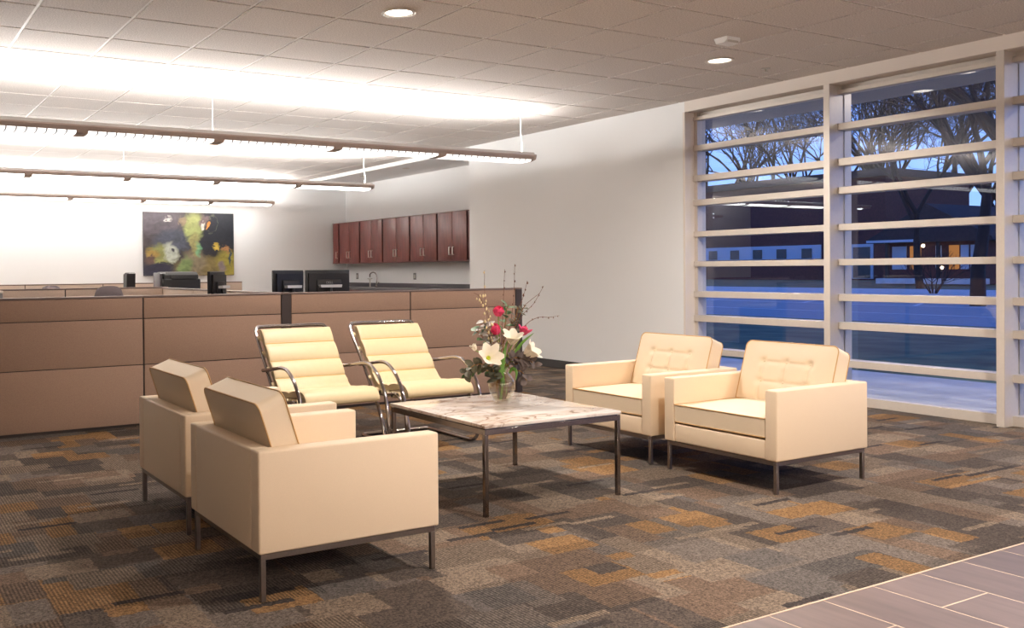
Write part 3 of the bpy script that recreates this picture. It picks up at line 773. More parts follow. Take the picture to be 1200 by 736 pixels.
post('dark bronze end post of the front cubicle row, beside the white wall', 5.651, 5.728, YP-PT/2-.004, YP+PT/2+.004)
XS = 3.20
for i, lab in enumerate(('pale cubicle divider running back from the wide dark post, behind the two monitors', 'pale cubicle divider, middle of three running back behind the side turned monitor', 'pale cubicle divider joining the second row, below the printer')):
    y0 = YP+PT/2+.041+i*1.125; panel(lab, (XS,y0), (XS,y0+1.124), 1.025, 'dividers running back', 'fabric_pale')
Y2 = 10.60
panel('pale cubicle panel of the second row, left of the rounded grey chair back', (.84,Y2), (2.055,Y2), 1.035, 'second row of cubicle panels', 'fabric_pale')
panel('pale cubicle panel of the second row, behind the rounded grey chair back', (2.055,Y2), (3.235,Y2), 1.035, 'second row of cubicle panels', 'fabric_pale')
Y3 = 15.20
for i, lab in enumerate(('pale cubicle panel of the far row, at the left picture edge', 'pale cubicle panel of the far row, left of the small black speaker', 'pale cubicle panel of the far row, under the painting', 'pale cubicle panel of the far row, ending at the monitors')):
    panel(lab, (1.12+1.215*i,Y3), (2.335+1.215*i,Y3), 1.03, 'far row of cubicle panels', 'fabric_pale')

# desks that carry the screens (mostly hidden by the panels)
def desk(label, x0, x1, y0, y1, z=.735):
    rt = thing('desk', label, 'desk', ((x0+x1)/2, (y0+y1)/2, 0))
    MB().box(x0, x1, y0, y1, z-.03, z, .004, 2).build('desk_top', M['desk'], rt)
    for x in (x0+.02, x1-.05): MB().box(x, x+.03, y0+.03, y1-.03, 0, z-.03).build('side_panel', M['panel_dark'], rt)
desk('desk behind the front partition carrying two monitors', 3.28, 5.55, YP+PT/2+.01, YP+.75)
desk('desk behind the front partition carrying the side turned monitor', .95, 3.12, YP+PT/2+.01, YP+1.35)
def monitor(label, x, y, w_, h_, z0, rz, mark=True):
    rt = thing('computer_monitor', label, 'monitor', (x, y, .735), rz)     # screen faces +y local, back towards -y
    z0 -= .735
    bx = MB(); bx.box(-w_/2, w_/2, .0, .028, z0, z0+h_, .006, 2); bx.prism([(-w_/2+.025,z0+.03),(w_/2-.025,z0+.03),(w_/2-.025,z0+h_-.03),(-w_/2+.025,z0+h_-.03)], 'y', -.022, .001)
    bx.box(-w_*.28, w_*.28, -.040, -.02, z0+.07, z0+h_-.09, .012, 2); bx.build('housing', M['black_plastic'], rt, True)
    MB().box(-w_/2+.014, w_/2-.014, .0275, .0295, z0+.016, z0+h_-.014).build('screen', M['counter'], rt, True)
    nk = MB(); nk.tube([(0,-.06,.015),(0,-.065,z0+.05),(0,-.045,z0+h_*.45)], .022, 10); nk.build('neck', M['black_plastic'], rt, True)
    MB().prism([(-w_*.23,z0+.128),(w_*.23,z0+.128),(w_*.245,z0+.152),(-w_*.245,z0+.152)], 'y', -.085, -.03).build('stand_arm', M['silver_plastic'], rt, True)
    MB().box(-.12, .12, -.15, .06, 0, .016, .006, 2).build('foot', M['black_plastic'], rt, True)
    if mark:
        c_ = bpy.data.curves.new('maker_mark', 'FONT'); c_.body = 'DELL'; c_.size = .032; c_.align_x = 'CENTER'; c_.extrude = .0008
        tmp = bpy.data.objects.new('tmp', c_); COL.objects.link(tmp); bpy.context.view_layer.update()
        me_ = bpy.data.meshes.new_from_object(tmp.evaluated_get(bpy.context.evaluated_depsgraph_get())); bpy.data.objects.remove(tmp)
        t = bpy.data.objects.new('maker_mark', me_); COL.objects.link(t); me_.materials.clear(); me_.materials.append(M['grey_plastic']); t.parent = rt; t.location = (0, -.0412, z0+h_*.56); t.rotation_euler = (PI/2,0,0)
    vt = MB()
    for k in range(3): vt.box(-w_*.24, w_*.24, -.0415, -.039, z0+h_-.115+k*.008, z0+h_-.112+k*.008)
    vt.build('vent', M['panel_dark'], rt, True)
monitor('black monitor seen from behind, left one of the pair on the front desk', 3.475, 7.66, .36, .29, .925, math.radians(16), False)
monitor('wide black monitor seen from behind, right one of the pair on the front desk', 3.885, 7.68, .45, .29, .925, math.radians(-3))
monitor('black monitor turned side on, alone left of the wide dark post', 2.86, 7.85, .36, .28, .93, math.radians(48), False)

# printer, speaker, cabinets behind the second row
def cabinet(name, label, x0, x1, y0, y1, z):
    rt = thing(name, label, 'cabinet', ((x0+x1)/2, (y0+y1)/2, 0))
    MB().box(x0, x1, y0, y1, .02, z-.02, .003, 1).build('body', M['grey_plastic'], rt); MB().box(x0-.005, x1+.005, y0-.005, y1+.005, z-.02, z, .004, 2).build('top', M['desk'], rt)
    MB().box(x0+.02, x1-.02, y0+.02, y1-.02, 0, .02).build('plinth', M['panel_dark'], rt)
    for i in range(2):
        za = .05+i*(z-.09)/2; d = MB().box(x0+.01, x1-.01, y0-.014, y0, za, za+(z-.10)/2, .003, 1).build('drawer', M['grey_plastic'], rt)
        MB().box((x0+x1)/2-.06, (x0+x1)/2+.06, y0-.026, y0-.013, za+(z-.10)/2-.05, za+(z-.10)/2-.035, .002, 1).build('handle', M['silver_plastic'], d)
cabinet('storage_cabinet', 'low grey cabinet with white top at the left picture edge behind the panel', .35, 1.13, 8.55, 9.0, 1.055)
cabinet('storage_cabinet', 'low grey cabinet carrying the printer and the small speaker', 2.75, 4.15, 11.35, 11.85, .86)
pr = thing('printer', 'black desktop printer standing in front of the painting', 'printer', (3.68,11.6,.861))
MB().box(3.42, 3.93, 11.42, 11.80, .861, 1.12, .02, 3).build('body', M['black_plastic'], pr)
def hood(u, v):
    a = PI*v; return (3.425+.50*u, 11.61-.18*math.cos(a), 1.115+.085*math.sin(a)**.6*(.75+.25*math.sin(PI*min(1,max(0,u*1.0)))))
hm = MB(); hm.prism([(11.43,1.10),(11.44,1.17),(11.50,1.205),(11.72,1.21),(11.79,1.17),(11.79,1.10)], 'x', 3.45, 3.90); hm.build('scanner_lid', M['black_plastic'], pr)
MB().prism([(11.415,1.12),(11.425,1.165),(11.44,1.165),(11.43,1.12)], 'x', 3.54, 3.88).build('front_panel', M['black_plastic'], pr)
MB().box(3.395, 3.43, 11.45, 11.75, .93, 1.20, .012, 2).build('paper_tray', M['counter'], pr)
MB().box(3.40, 3.46, 11.41, 11.46, 1.185, 1.2, .004, 1).build('control_strip', M['silver_plastic'], pr)
sp = thing('desk_speaker', 'small black upright speaker left of the printer', 'speaker', (3.03,11.55,.861))
MB().prism([(11.48,.861),(11.45,1.19),(11.50,1.205),(11.62,1.18),(11.63,.861)], 'x', 2.975, 3.085).build('case', M['black_plastic'], sp)
MB().box(3.0, 3.09, 11.46, 11.60, 1.17, 1.20, .008, 2).build('handset', M['silver_plastic'], sp)

# task chairs
def task_chair(label, x, y, rz, zt):
    rt = thing('task_chair', label, 'chair', (x, y, 0), rz, 'grey task chairs in the cubicles')
    k = zt-.62
    def bk(u, v):
        s_ = 2*u-1; wid = .155*(1-.22*max(0,(v-.5)/.5)**3); return (s_*wid, .22+.03*s_*s_*-1+.05*v, .62+k*v-.035*abs(s_)**3.5*v)
    mb = MB(); thick(mb, bk, 14, 12, .02); mb.build('backrest', M['chair_grey'], rt, True, ang=60)
    MB().box(-.23, .23, -.24, .22, .44, .50, .022, 3).build('seat', M['chair_grey'], rt, True)
    MB().tube([(0,.1,.43),(0,.25,.45),(0,.27,.66)], .018, 8).build('back_bracket', M['black_plastic'], rt, True)
    MB().tube([(0,0,.09),(0,0,.44)], .025, 12).build('gas_column', M['black_plastic'], rt, True)
    bs = MB()
    for i in range(5):
        a = 2*PI*i/5; bs.tube([(0,0,.10),(.28*math.cos(a),.28*math.sin(a),.062)], [.024,.016], 8)
    bs.build('star_base', M['black_plastic'], rt, True)
    for i in range(5):
        a = 2*PI*i/5; c_ = Vector((.28*math.cos(a),.28*math.sin(a),.027)); t = Vector((-math.sin(a),math.cos(a),0))*.02
        MB().tube([(c_-t)[:], (c_+t)[:]], .027, 12).build('caster', M['black_plastic'], rt, True)
task_chair('grey rounded chair back rising above the front panel, near the second row', 2.27, 9.60, math.radians(175), 1.072)
task_chair('top of a grey chair back just showing between the second and far rows', 2.43, 13.75, math.radians(180), 1.03)

# ------------------------------------------------------------------ kitchenette along the alcove wall
cb = [11.405, 12.23, 13.06, 13.96, 14.80, 15.62]
def wall_cabinet(label, y0, y1, doors):
    z0, z1, x0, x1 = 1.352, 2.105, 8.165, XA-.001
    rt = thing('wall_cabinet', label, 'cabinet', ((x0+x1)/2, (y0+y1)/2, z0), 0, 'cherry wall cabinets')
    MB().box(x0+.001, x1, y0, y1, z0, z1).build('body', M['cherry_edge'], rt)
    MB().box(x0-.018, x1, y0, y1, z0-.012, z0+.001).build('bottom_panel', M['cherry'], rt); MB().box(x0-.018, x1, y0, y1, z1-.001, z1+.010).build('top_panel', M['cherry'], rt)
    g = .006; n = doors; wd = (y1-y0-.012)/n
    for k in range(n):
        a = y0+.006+k*wd+(g/2 if k > 0 else .016); b_ = y0+.006+(k+1)*wd-(g/2 if k < n-1 else .016)
        d = MB().box(x0-.02, x0, a, b_, z0+.004, z1-.006, .0025, 2).build('door', M['cherry'], rt)
        hy = (b_-.045 if k == 0 else a+.045) if n == 2 else a+.045
        hd = MB(); hd.tube([(x0-.02,hy,z0+.09),(x0-.045,hy,z0+.09),(x0-.045,hy,z0+.21),(x0-.02,hy,z0+.21)], .009, 8); hd.build('handle', M['nickel'], d)
names = ['nearest the white wall corner', 'second from the white wall corner', 'in the middle of the row', 'second from the narrow single door one', 'beside the narrow single door one']
for i in range(5): wall_cabinet('two door cherry wall cabinet, '+names[i], cb[i], cb[i+1], 2)
wall_cabinet('narrow cherry wall cabinet with one door at the far end of the row', 15.625, 15.89, 1)
MB().box(8.16, XA-.001, 11.33, 11.404, 1.352, 2.105, .002, 1).build('filler_strip', M['cherry'], None)
bpy.data.objects['filler_strip'].name = 'cabinet_filler'
tag(bpy.data.objects['cabinet_filler'], 'narrow cherry filler strip between the wall cabinets and the white corner', 'cabinet')
ct = thing('counter_top', 'long charcoal counter with low splashback under the cherry cabinets', 'counter', (8.17, 13.2, .86))
MB().box(7.86, XA-.001, 10.42, YB-.01, .865, .90, .004, 2).build('worktop', M['counter'], ct)
MB().box(XA-.022, XA-.001, 10.42, YB-.01, .90, .975, .003, 1).build('splashback', M['counter'], ct)
for i in range(5):
    y0 = 10.45+i*1.09; rt = thing('base_cabinet', 'cherry base cabinet under the counter, number %s from the white wall corner' % ('one','two','three','four','five')[i], 'cabinet', (8.18, y0+.54, 0), 0, 'base cabinets under the counter')
    MB().box(7.91, XA-.002, y0, y0+1.085, .10, .864).build('body', M['cherry'], rt); MB().box(7.97, XA-.002, y0, y0+1.085, 0, .10).build('plinth', M['base'], rt)
    for k in range(2):
        d = MB().box(7.89, 7.91, y0+.005+k*.54, y0+.54+k*.54, .11, .855, .002, 1).build('door', M['cherry'], rt)
fa = thing('sink_tap', 'chrome gooseneck tap at the counter sink', 'tap', (8.33,14.50,.90))
MB().lathe([(.026,0),(.026,.012),(.018,.02),(.016,.05)], (8.33,14.50,.9), 16).build('tap_base', M['chrome'], fa)
MB().tube(smooth_path([(8.33,14.50,.94),(8.33,14.50,1.06),(8.33,14.53,1.14),(8.32,14.62,1.17),(8.31,14.70,1.14),(8.31,14.715,1.08)], 6), .012, 10).build('gooseneck', M['chrome'], fa)
MB().tube([(8.33,14.50,.945),(8.33,14.42,.99)], [.010,.008], 8).build('lever', M['chrome'], fa)
st = thing('filter_tap', 'small second tap with side spouts left of the gooseneck tap', 'tap', (8.36,14.80,.90))
MB().tube([(8.36,14.80,.90),(8.36,14.80,1.05)], .012, 10).build('tap_stem', M['nickel'], st)
MB().tube([(8.36,14.72,1.055),(8.36,14.80,1.045),(8.36,14.88,1.055)], .011, 8).build('cross_spout', M['nickel'], st)
for i, (y, lab) in enumerate(((15.50,'small wall outlet left of the tap, under the cabinets'), (13.43,'small wall outlet right of the tap, under the cabinets'))):
    o = thing('wall_outlet', lab, 'outlet', (XA-.004, y, 1.04))
    MB().box(XA-.007, XA-.0005, y-.042, y+.042, 1.04, 1.155, .002, 1).build('cover_plate', M['grey_plastic'], o)
    MB().box(XA-.010, XA-.006, y-.022, y+.022, 1.065, 1.13, .002, 1).build('insert', M['outlet'], o)
for i, (x, y, lab) in enumerate(((7.80,12.6,'small recessed spot in the alcove soffit, nearer the white wall corner'), (7.76,13.95,'small recessed spot in the alcove soffit, farther from the white wall corner'))):
    o = thing('soffit_spot', lab, 'light', (x, y, SOF)); MB().lathe([(.045,-.0005),(.06,-.004),(.06,-.007),(.04,-.006),(.035,-.0005)], (x,y,SOF), 20, False).build('ring', M['can_trim'], o)
    MB().lathe([(.0005,-.003),(.035,-.002)], (x,y,SOF), 20, False).build('lens', M['outlet'], o)

# ------------------------------------------------------------------ painting (generic dark and chartreuse abstract)
PX0, PX1, PZ0, PZ1 = 4.43, 6.115, 1.14, 2.27
m, nt, b = newmat('abstract_canvas_paint'); tc = N(nt, 'ShaderNodeTexCoord')
sx = N(nt, 'ShaderNodeSeparateXYZ'); L(nt, tc.outputs['Generated'], sx.inputs[0])
n1 = N(nt, 'ShaderNodeTexNoise'); n1.inputs['Scale'].default_value = 5; n1.inputs['Detail'].default_value = 5; L(nt, tc.outputs['Generated'], n1.inputs['Vector'])
n2 = N(nt, 'ShaderNodeTexNoise'); n2.inputs['Scale'].default_value = 12; n2.inputs['Detail'].default_value = 5; n2.inputs['Distortion'].default_value = 1; L(nt, tc.outputs['Generated'], n2.inputs['Vector'])
wx = MATH(nt, 'ADD', sx.outputs[0], MATH(nt, 'MULTIPLY', MATH(nt, 'SUBTRACT', n1.outputs['Fac'], .5), .16))
wz = MATH(nt, 'ADD', sx.outputs[2], MATH(nt, 'MULTIPLY', MATH(nt, 'SUBTRACT', n2.outputs['Fac'], .5), .22))
cur = MIX(nt, wx, s2l((58,50,54)), s2l((14,16,22)))
def blob(cx, cy, rx, ry, col, soft=.35, op=1.0, inner=None):
    global cur
    a = MATH(nt, 'DIVIDE', MATH(nt, 'SUBTRACT', wx, cx), rx); c_ = MATH(nt, 'DIVIDE', MATH(nt, 'SUBTRACT', wz, cy), ry)
    d = MATH(nt, 'SQRT', MATH(nt, 'ADD', MATH(nt, 'MULTIPLY', a, a), MATH(nt, 'MULTIPLY', c_, c_)))
    r_ = N(nt, 'ShaderNodeMapRange'); r_.inputs[1].default_value = 1-soft; r_.inputs[2].default_value = 1+soft*.3; r_.inputs[3].default_value = op; r_.inputs[4].default_value = 0; L(nt, d, r_.inputs[0])
    f_ = r_.outputs[0]
    if inner: f_ = MATH(nt, 'MULTIPLY', f_, MATH(nt, 'GREATER_THAN', d, inner))
    cur = MIX(nt, f_, cur, s2l(col))
blob(.20,.82,.30,.25,(74,68,74)); blob(.32,.55,.22,.2,(62,66,78)); blob(.85,.75,.28,.4,(20,24,34))
blob(.75,.12,.50,.20,(112,98,58)); blob(.55,.2,.16,.24,(116,104,84)); blob(.92,.2,.14,.24,(136,126,52)); blob(.45,.12,.08,.2,(104,122,74))
blob(.2,.33,.17,.17,(124,126,74)); blob(.09,.33,.08,.09,(142,116,58)); blob(.29,.36,.085,.17,(168,172,160)); blob(.31,.38,.02,.04,(60,56,66))
blob(.16,.08,.24,.14,(36,34,52)); blob(.07,.25,.07,.08,(80,60,56))
blob(.54,.78,.12,.24,(140,146,92)); blob(.56,.5,.06,.2,(136,130,84)); blob(.42,.86,.06,.08,(120,104,84)); blob(.66,.85,.07,.12,(96,80,82)); blob(.645,.8,.025,.07,(190,184,176))
blob(.72,.81,.05,.11,(26,26,34)); blob(.70,.81,.018,.05,(196,130,60)); blob(.74,.82,.075,.15,(104,106,84),.1,.8,.92)
blob(.255,.88,.045,.045,(176,172,168)); blob(.255,.88,.016,.016,(90,84,86)); blob(.6,.42,.04,.12,(96,160,120),.5,.7); blob(.66,.52,.05,.07,(26,28,38)); blob(.8,.46,.05,.06,(176,150,60)); blob(.92,.42,.06,.06,(156,110,70)); blob(.96,.3,.012,.16,(50,62,70)); blob(.86,.14,.05,.1,(120,104,122),.5,.8)
fine = N(nt, 'ShaderNodeMapRange'); fine.inputs[1].default_value = .3; fine.inputs[2].default_value = .7; fine.inputs[3].default_value = .7; fine.inputs[4].default_value = 1.3; L(nt, n2.outputs['Fac'], fine.inputs[0])
vm = N(nt, 'ShaderNodeVectorMath', operation='SCALE'); L(nt, cur, vm.inputs[0]); L(nt, fine.outputs[0], vm.inputs['Scale']); L(nt, vm.outputs[0], b.inputs['Base Color']); b.inputs['Roughness'].default_value = .55
M['canvas'] = m
pa = thing('abstract_painting', 'large dark abstract painting with yellow green shapes on the back wall', 'painting', ((PX0+PX1)/2, YB-.02, PZ0))
MB().box(PX0, PX1, YB-.04, YB-.008, PZ0, PZ1, .003, 1).build('canvas', M['canvas'], pa)
MB().box(PX0+.03, PX1-.03, YB-.009, YB-.0005, PZ0+.03, PZ1-.03).build('stretcher', M['desk'], pa)

# ------------------------------------------------------------------ pendant lights; the fourth, behind the camera, is added as fill
UPW, DNW = 420.0, 46.0
for i, (yl, z0, lab) in enumerate(((7.90,2.382,'long linear pendant light with louvred lens, lowest in view and nearest'), (11.72,2.395,'long linear pendant light, second from the front, over the middle cubicles'), (15.42,2.413,'long linear pendant light, farthest, in front of the back wall'), (-1.6,2.393,'added linear fill light behind the viewpoint, out of the picture'))):
    xe, xs0 = (6.445, 6.62, 6.66, 6.42)[i], -3.14
    o = thing('linear_pendant_light', lab, 'light', ((xe+xs0)/2, yl, z0), 0, 'linear pendant lights')
    W_ = .16
    hs = MB(); hs.prism([(yl-W_,z0+.052),(yl-W_,z0+.038),(yl-.142,z0+.004),(yl+.142,z0+.004),(yl+W_,z0+.038),(yl+W_,z0+.052),(yl+W_-.012,z0+.052),(yl+W_-.03,z0+.03),(yl-W_+.03,z0+.03),(yl-W_+.012,z0+.052)], 'x', xs0, xe-.03)
    def sec(k_):
        return [(yl-.134*k_,z0+.0045),(yl-.120*k_,z0-.014*k_),(yl-.06*k_,z0-.021*k_),(yl+.06*k_,z0-.021*k_),(yl+.120*k_,z0-.014*k_),(yl+.134*k_,z0+.0045)]
    ends = [xe-.05-k*1.195 for k in range(9)]
    for a_ in ends[1:]:
        if a_ > xs0: hs.prism(sec(1.03), 'x', a_, min(a_+.095, xe-.03))
    hs.prism(sec(1.03), 'x', xe-.05, xe-.031)
    hs.build('housing', M['fixture'], o, ang=25)
    lp = MB()
    for s_ in (-1, 1): lp.box(xs0, xe-.03, yl+s_*(W_-.004)-.006, yl+s_*(W_-.004)+.006, z0+.050, z0+.076)
    lp.build('top_rail', M['cable'], o)
    MB().prism([(yl-W_,z0+.056),(yl-W_,z0+.038),(yl-.145,z0+.004),(yl-.10,z0-.006),(yl+.10,z0-.006),(yl+.145,z0+.004),(yl+W_,z0+.038),(yl+W_,z0+.056)], 'x', xe-.03, xe).build('end_cap', M['fixture'], o, ang=25)
    k = 0
    while True:
        x1 = xe-.05-k*1.195; x0 = x1-1.10
        if x0 < xs0: break
        ln = MB().prism(sec(1.0), 'x', x0, x1).build('lens', M[('tube', 'tube_back', 'tube_back', 'tube_fill')[i]], o)
        if i == 0:
            lv = MB(); n_ = 14
            for q in range(1, n_): lv.prism(sec(1.03), 'x', x0+q*(x1-x0)/n_-.005, x0+q*(x1-x0)/n_+.005)
            lv.build('louver', M['louver'], ln, smooth=False)
        k += 1
    for x in (xe-.08, xe-3.6, xe-7.2):
        cp = MB(); wv_ = .012 if x > 6 else 0
        cp.tube(smooth_path([(x,yl,z0+.05),(x+wv_,yl,z0+.17),(x-wv_*.5,yl,z0+.32),(x,yl,CE-.012)], 6), .0065 if x > 6 else .002, 8)
        cp.build('suspension_cable', M['cable'], o); MB().lathe([(.05,-.001),(.05,-.012),(.012,-.018),(.0005,-.018)], (x,yl,CE), 20, False).build('ceiling_canopy', M['cable'], o)
    for sg in (-1, 1):
        la = bpy.data.lights.new('pendant_uplight', 'AREA'); la.shape = 'RECTANGLE'; la.size = xe-xs0-.1; la.size_y = .085; la.energy = UPW*(.24, .40, .52, .16)[i]; la.color = (1,.985,.965)
        lo = bpy.data.objects.new('pendant_uplight', la); COL.objects.link(lo); lo.parent = o; lo.location = (0, sg*.05, .075); lo.rotation_euler = (PI+sg*math.radians(42),0,0)

# recessed downlights: first row real, other two rows unseen, added as fill
dl = []
for j, y in enumerate((5.18, 2.12, -.94)):
    for i, x in enumerate((3.16, 6.235)):
        lab = ('white recessed downlight in the ceiling above the left seating, upper middle of the picture' if (i, j) == (0, 0) else
               'white recessed downlight in the ceiling near the window wall' if (i, j) == (1, 0) else 'added fill downlight out of the picture in row %s, column %s' % (('one','two','three')[j], ('one','two','three','four')[i]))
        o = thing('recessed_downlight', lab, 'light', (x, y, CE), 0, 'recessed downlights')
        MB().lathe([(.088,-.001),(.112,-.002),(.116,-.006),(.108,-.010),(.094,-.009),(.086,-.001)], (x,y,CE), 32, False).build('trim_ring', M['can_trim'], o)
        MB().lathe([(.0005,-.0018),(.05,-.0022),(.088,-.0012)], (x,y,CE), 32, False).build('lens', M['lens'], o)
        la = bpy.data.lights.new('downlight_lamp', 'AREA'); la.shape = 'DISK'; la.size = .17; la.energy = DNW; la.color = (1,.93,.86); la.spread = math.radians(150)
        lo = bpy.data.objects.new('downlight_lamp', la); COL.objects.link(lo); lo.parent = o; lo.location = (0,0,-.012)
de = thing('motion_sensor', 'small white wedge shaped sensor on the ceiling above the right downlight', 'sensor', (5.69,4.66,CE))
MB().prism([(4.60,CE-.001),(4.60,CE-.025),(4.63,CE-.045),(4.70,CE-.045),(4.72,CE-.001)], 'x', 5.62, 5.76).build('sensor_body', M['trim_white'], de, ang=20)
MB().box(5.635, 5.745, 4.602, 4.612, CE-.04, CE-.02, .002, 1).build('sensor_lens', M['outlet'], de)
sk = thing('sprinkler_head', 'tiny sprinkler head in the ceiling right of the downlight by the window', 'sprinkler', (6.84,5.21,CE))
MB().lathe([(.038,-.0005),(.036,-.005),(.014,-.008),(.0005,-.008)], (6.84,5.21,CE), 20, False).build('escutcheon', M['nickel'], sk)
MB().lathe([(.009,-.008),(.009,-.028),(.024,-.03),(.024,-.033),(.0005,-.034)], (6.84,5.21,CE), 14, False).build('deflector', M['nickel'], sk)

# ------------------------------------------------------------------ outside: dusk street
M['canopy'] = plain('grey_canopy', (150,148,150), .8)
M['walk'] = plain('concrete_walk', (212,210,206), .9, noise=.12, nscale=3)
M['lawn'] = plain('winter_lawn', (92,108,78), .95, noise=.45, nscale=1.2, bump=.6, bscale=30)
M['asphalt'] = plain('asphalt', (158,164,168), .8, noise=.08, nscale=6)
M['line'] = plain('road_paint', (225,225,225), .7)
M['brick'] = plain('dark_brick', (92,54,50), .9, noise=.2, nscale=8)
M['roof'] = plain('dark_shingle', (52,48,50), .9, noise=.2, nscale=5)
M['pale_panel'] = plain('pale_window_panel', (190,196,205), .6)
M['dark_glass'] = plain('dark_window', (26,28,34), .15)
M['bark'] = plain('dark_bark', (30,26,26), .9, noise=.3, nscale=10)
M['lit'] = emis('lit_window', (255,170,100), .35)
M['lampglow'] = emis('porch_lamp', (255,225,190), 8)
def ground(name, x0, x1, za, zb, mat):
    MB().add([(x0,-30,za),(x1,-30,zb),(x1,110,zb),(x0,110,za),(x0,-30,za-.4),(x1,-30,zb-.4),(x1,110,zb-.4),(x0,110,za-.4)], [(0,1,2,3),(7,6,5,4),(0,4,5,1),(1,5,6,2),(2,6,7,3),(3,7,4,0)]).build(name, mat, smooth=False)['kind'] = 'structure'
MB().box(XW+.34, 9.45, -20, 30, 2.95, 3.25).build('canopy_roof', M['canopy'], smooth=False)['kind'] = 'structure'
for i, (y, lab) in enumerate(((2.4,'added canopy fill light outside, nearest the viewpoint'),(4.6,'added canopy fill light outside, over the walk behind the wider bay'),(6.8,'added canopy fill light outside, farthest along the walk'))):  # unseen lamps added under the canopy to brighten the walk
    o = thing('canopy_fill_light', lab, 'light', (8.75, y, 2.95), 0, 'added fill lights over the outside walk')
    MB().lathe([(.07,-.001),(.10,-.003),(.10,-.012),(.075,-.012),(.07,-.001)], (8.75,y,2.95), 24, False).build('trim_ring', M['can_trim'], o)
    MB().lathe([(.0005,-.004),(.07,-.003)], (8.75,y,2.95), 24, False).build('lens', M['lens'], o)
    la = bpy.data.lights.new('canopy_fill_lamp', 'AREA'); la.shape = 'DISK'; la.size = .14; la.energy = 14; la.color = (1,.88,.76)
    lo = bpy.data.objects.new('canopy_fill_lamp', la); COL.objects.link(lo); lo.parent = o; lo.location = (0,0,-.02)
ground('path', 7.80, 10.6, -.03, -.05, M['walk']); ground('lawn', 10.6, 21, -.06, -.10, M['lawn']); ground('road', 21, 40, -.16, -.16, M['asphalt'])
ground('pavement', 40, 46, -.02, .05, M['walk']); ground('lawn_far', 46, 120, .05, 1.1, M['lawn'])
for i, (x0, x1, y0, y1) in enumerate(((26.0,26.12,8,60),(31.5,31.62,8,60))): MB().box(x0, x1, y0, y1, -.16, -.155).build('road_marking', M['line'])['kind'] = 'structure'
for i in range(6): MB().add([(31.6,14+i*4.2,-.1545),(36.4,16.2+i*4.2,-.1545),(36.4,16.35+i*4.2,-.1545),(31.6,14.15+i*4.2,-.1545)], [(0,1,2,3)]).build('road_marking', M['line'], smooth=False)['kind'] = 'structure'

bb_ = thing('brick_building', 'long dark brick building with a band of pale windows across the street', 'building', (64,50,.25))
MB().box(60, 70, 36.6, 66, .1, 7.2).build('wall', M['brick'], bb_)
MB().box(59.7, 70.3, 36.3, 66.3, 7.2, 7.7).build('roof_edge', M['roof'], bb_)
MB().box(59.94, 60.02, 41.2, 60, 1.75, 2.75).build('window_band', M['pale_panel'], bb_)
for k in range(9): MB().box(59.90, 59.99, 41.9+k*2.05, 42.7+k*2.05, 1.8, 2.5).build('window', M['dark_glass'], bb_)
dr = MB().box(59.92, 60.02, 37.4, 39.0, .35, 2.7).build('door', M['pale_panel'], bb_); MB().box(59.88, 59.94, 37.6, 38.8, .4, 2.5).build('door_panel', M['dark_glass'], dr)
hb = thing('house', 'low house with wide eaves and lit porch across the street', 'house', (54,29,.5))
MB().box(52, 60, 26.4, 31.6, .2, 2.6).build('wall', M['brick'], hb)
MB().prism([(25.6,2.5),(25.7,2.7),(29.0,4.6),(32.3,2.7),(32.4,2.5)], 'x', 51.2, 61).build('roof', M['roof'], hb)
MB().box(51.1, 51.22, 29.6, 32.3, 2.52, 2.66).build('gutter', M['pale_panel'], hb)
for k, (a, c_, mt) in enumerate(((30.5,31.3,'pale_panel'),(29.7,30.3,'lit'),(28.6,28.9,'pale_panel'),(27.7,28.2,'lit'),(27.2,27.6,'pale_panel'),(26.6,27.1,'pale_panel'))):
    MB().box(51.94, 52.02, a, c_, 1.0, 2.3).build('window', M[mt], hb)
for y in (26.3, 28.4, 31.2): MB().box(51.35, 51.5, y, y+.15, .3, 2.5).build('porch_post', M['roof'], hb)
MB().box(51.2, 52, 26.2, 31.8, .2, .5).build('porch_floor', M['walk'], hb)
for i, (p, lab) in enumerate(((( 50.9,28.0,1.0),'glowing porch lamp low in front of the house'), ((51.3,29.2,2.2),'glowing porch lamp under the house eaves'))):
    o = thing('porch_lamp', lab, 'lamp', p); MB().lathe([(.01,0),(.07,.03),(.09,.1),(.06,.17),(.01,.19)], p, 12).build('globe', M['lampglow'], o)
    MB().tube([(p[0],p[1],.3 if i == 0 else p[2]+.18), (p[0],p[1],p[2]+.01 if i == 0 else 2.5)], .025, 6).build('lamp_post', M['roof'], o)

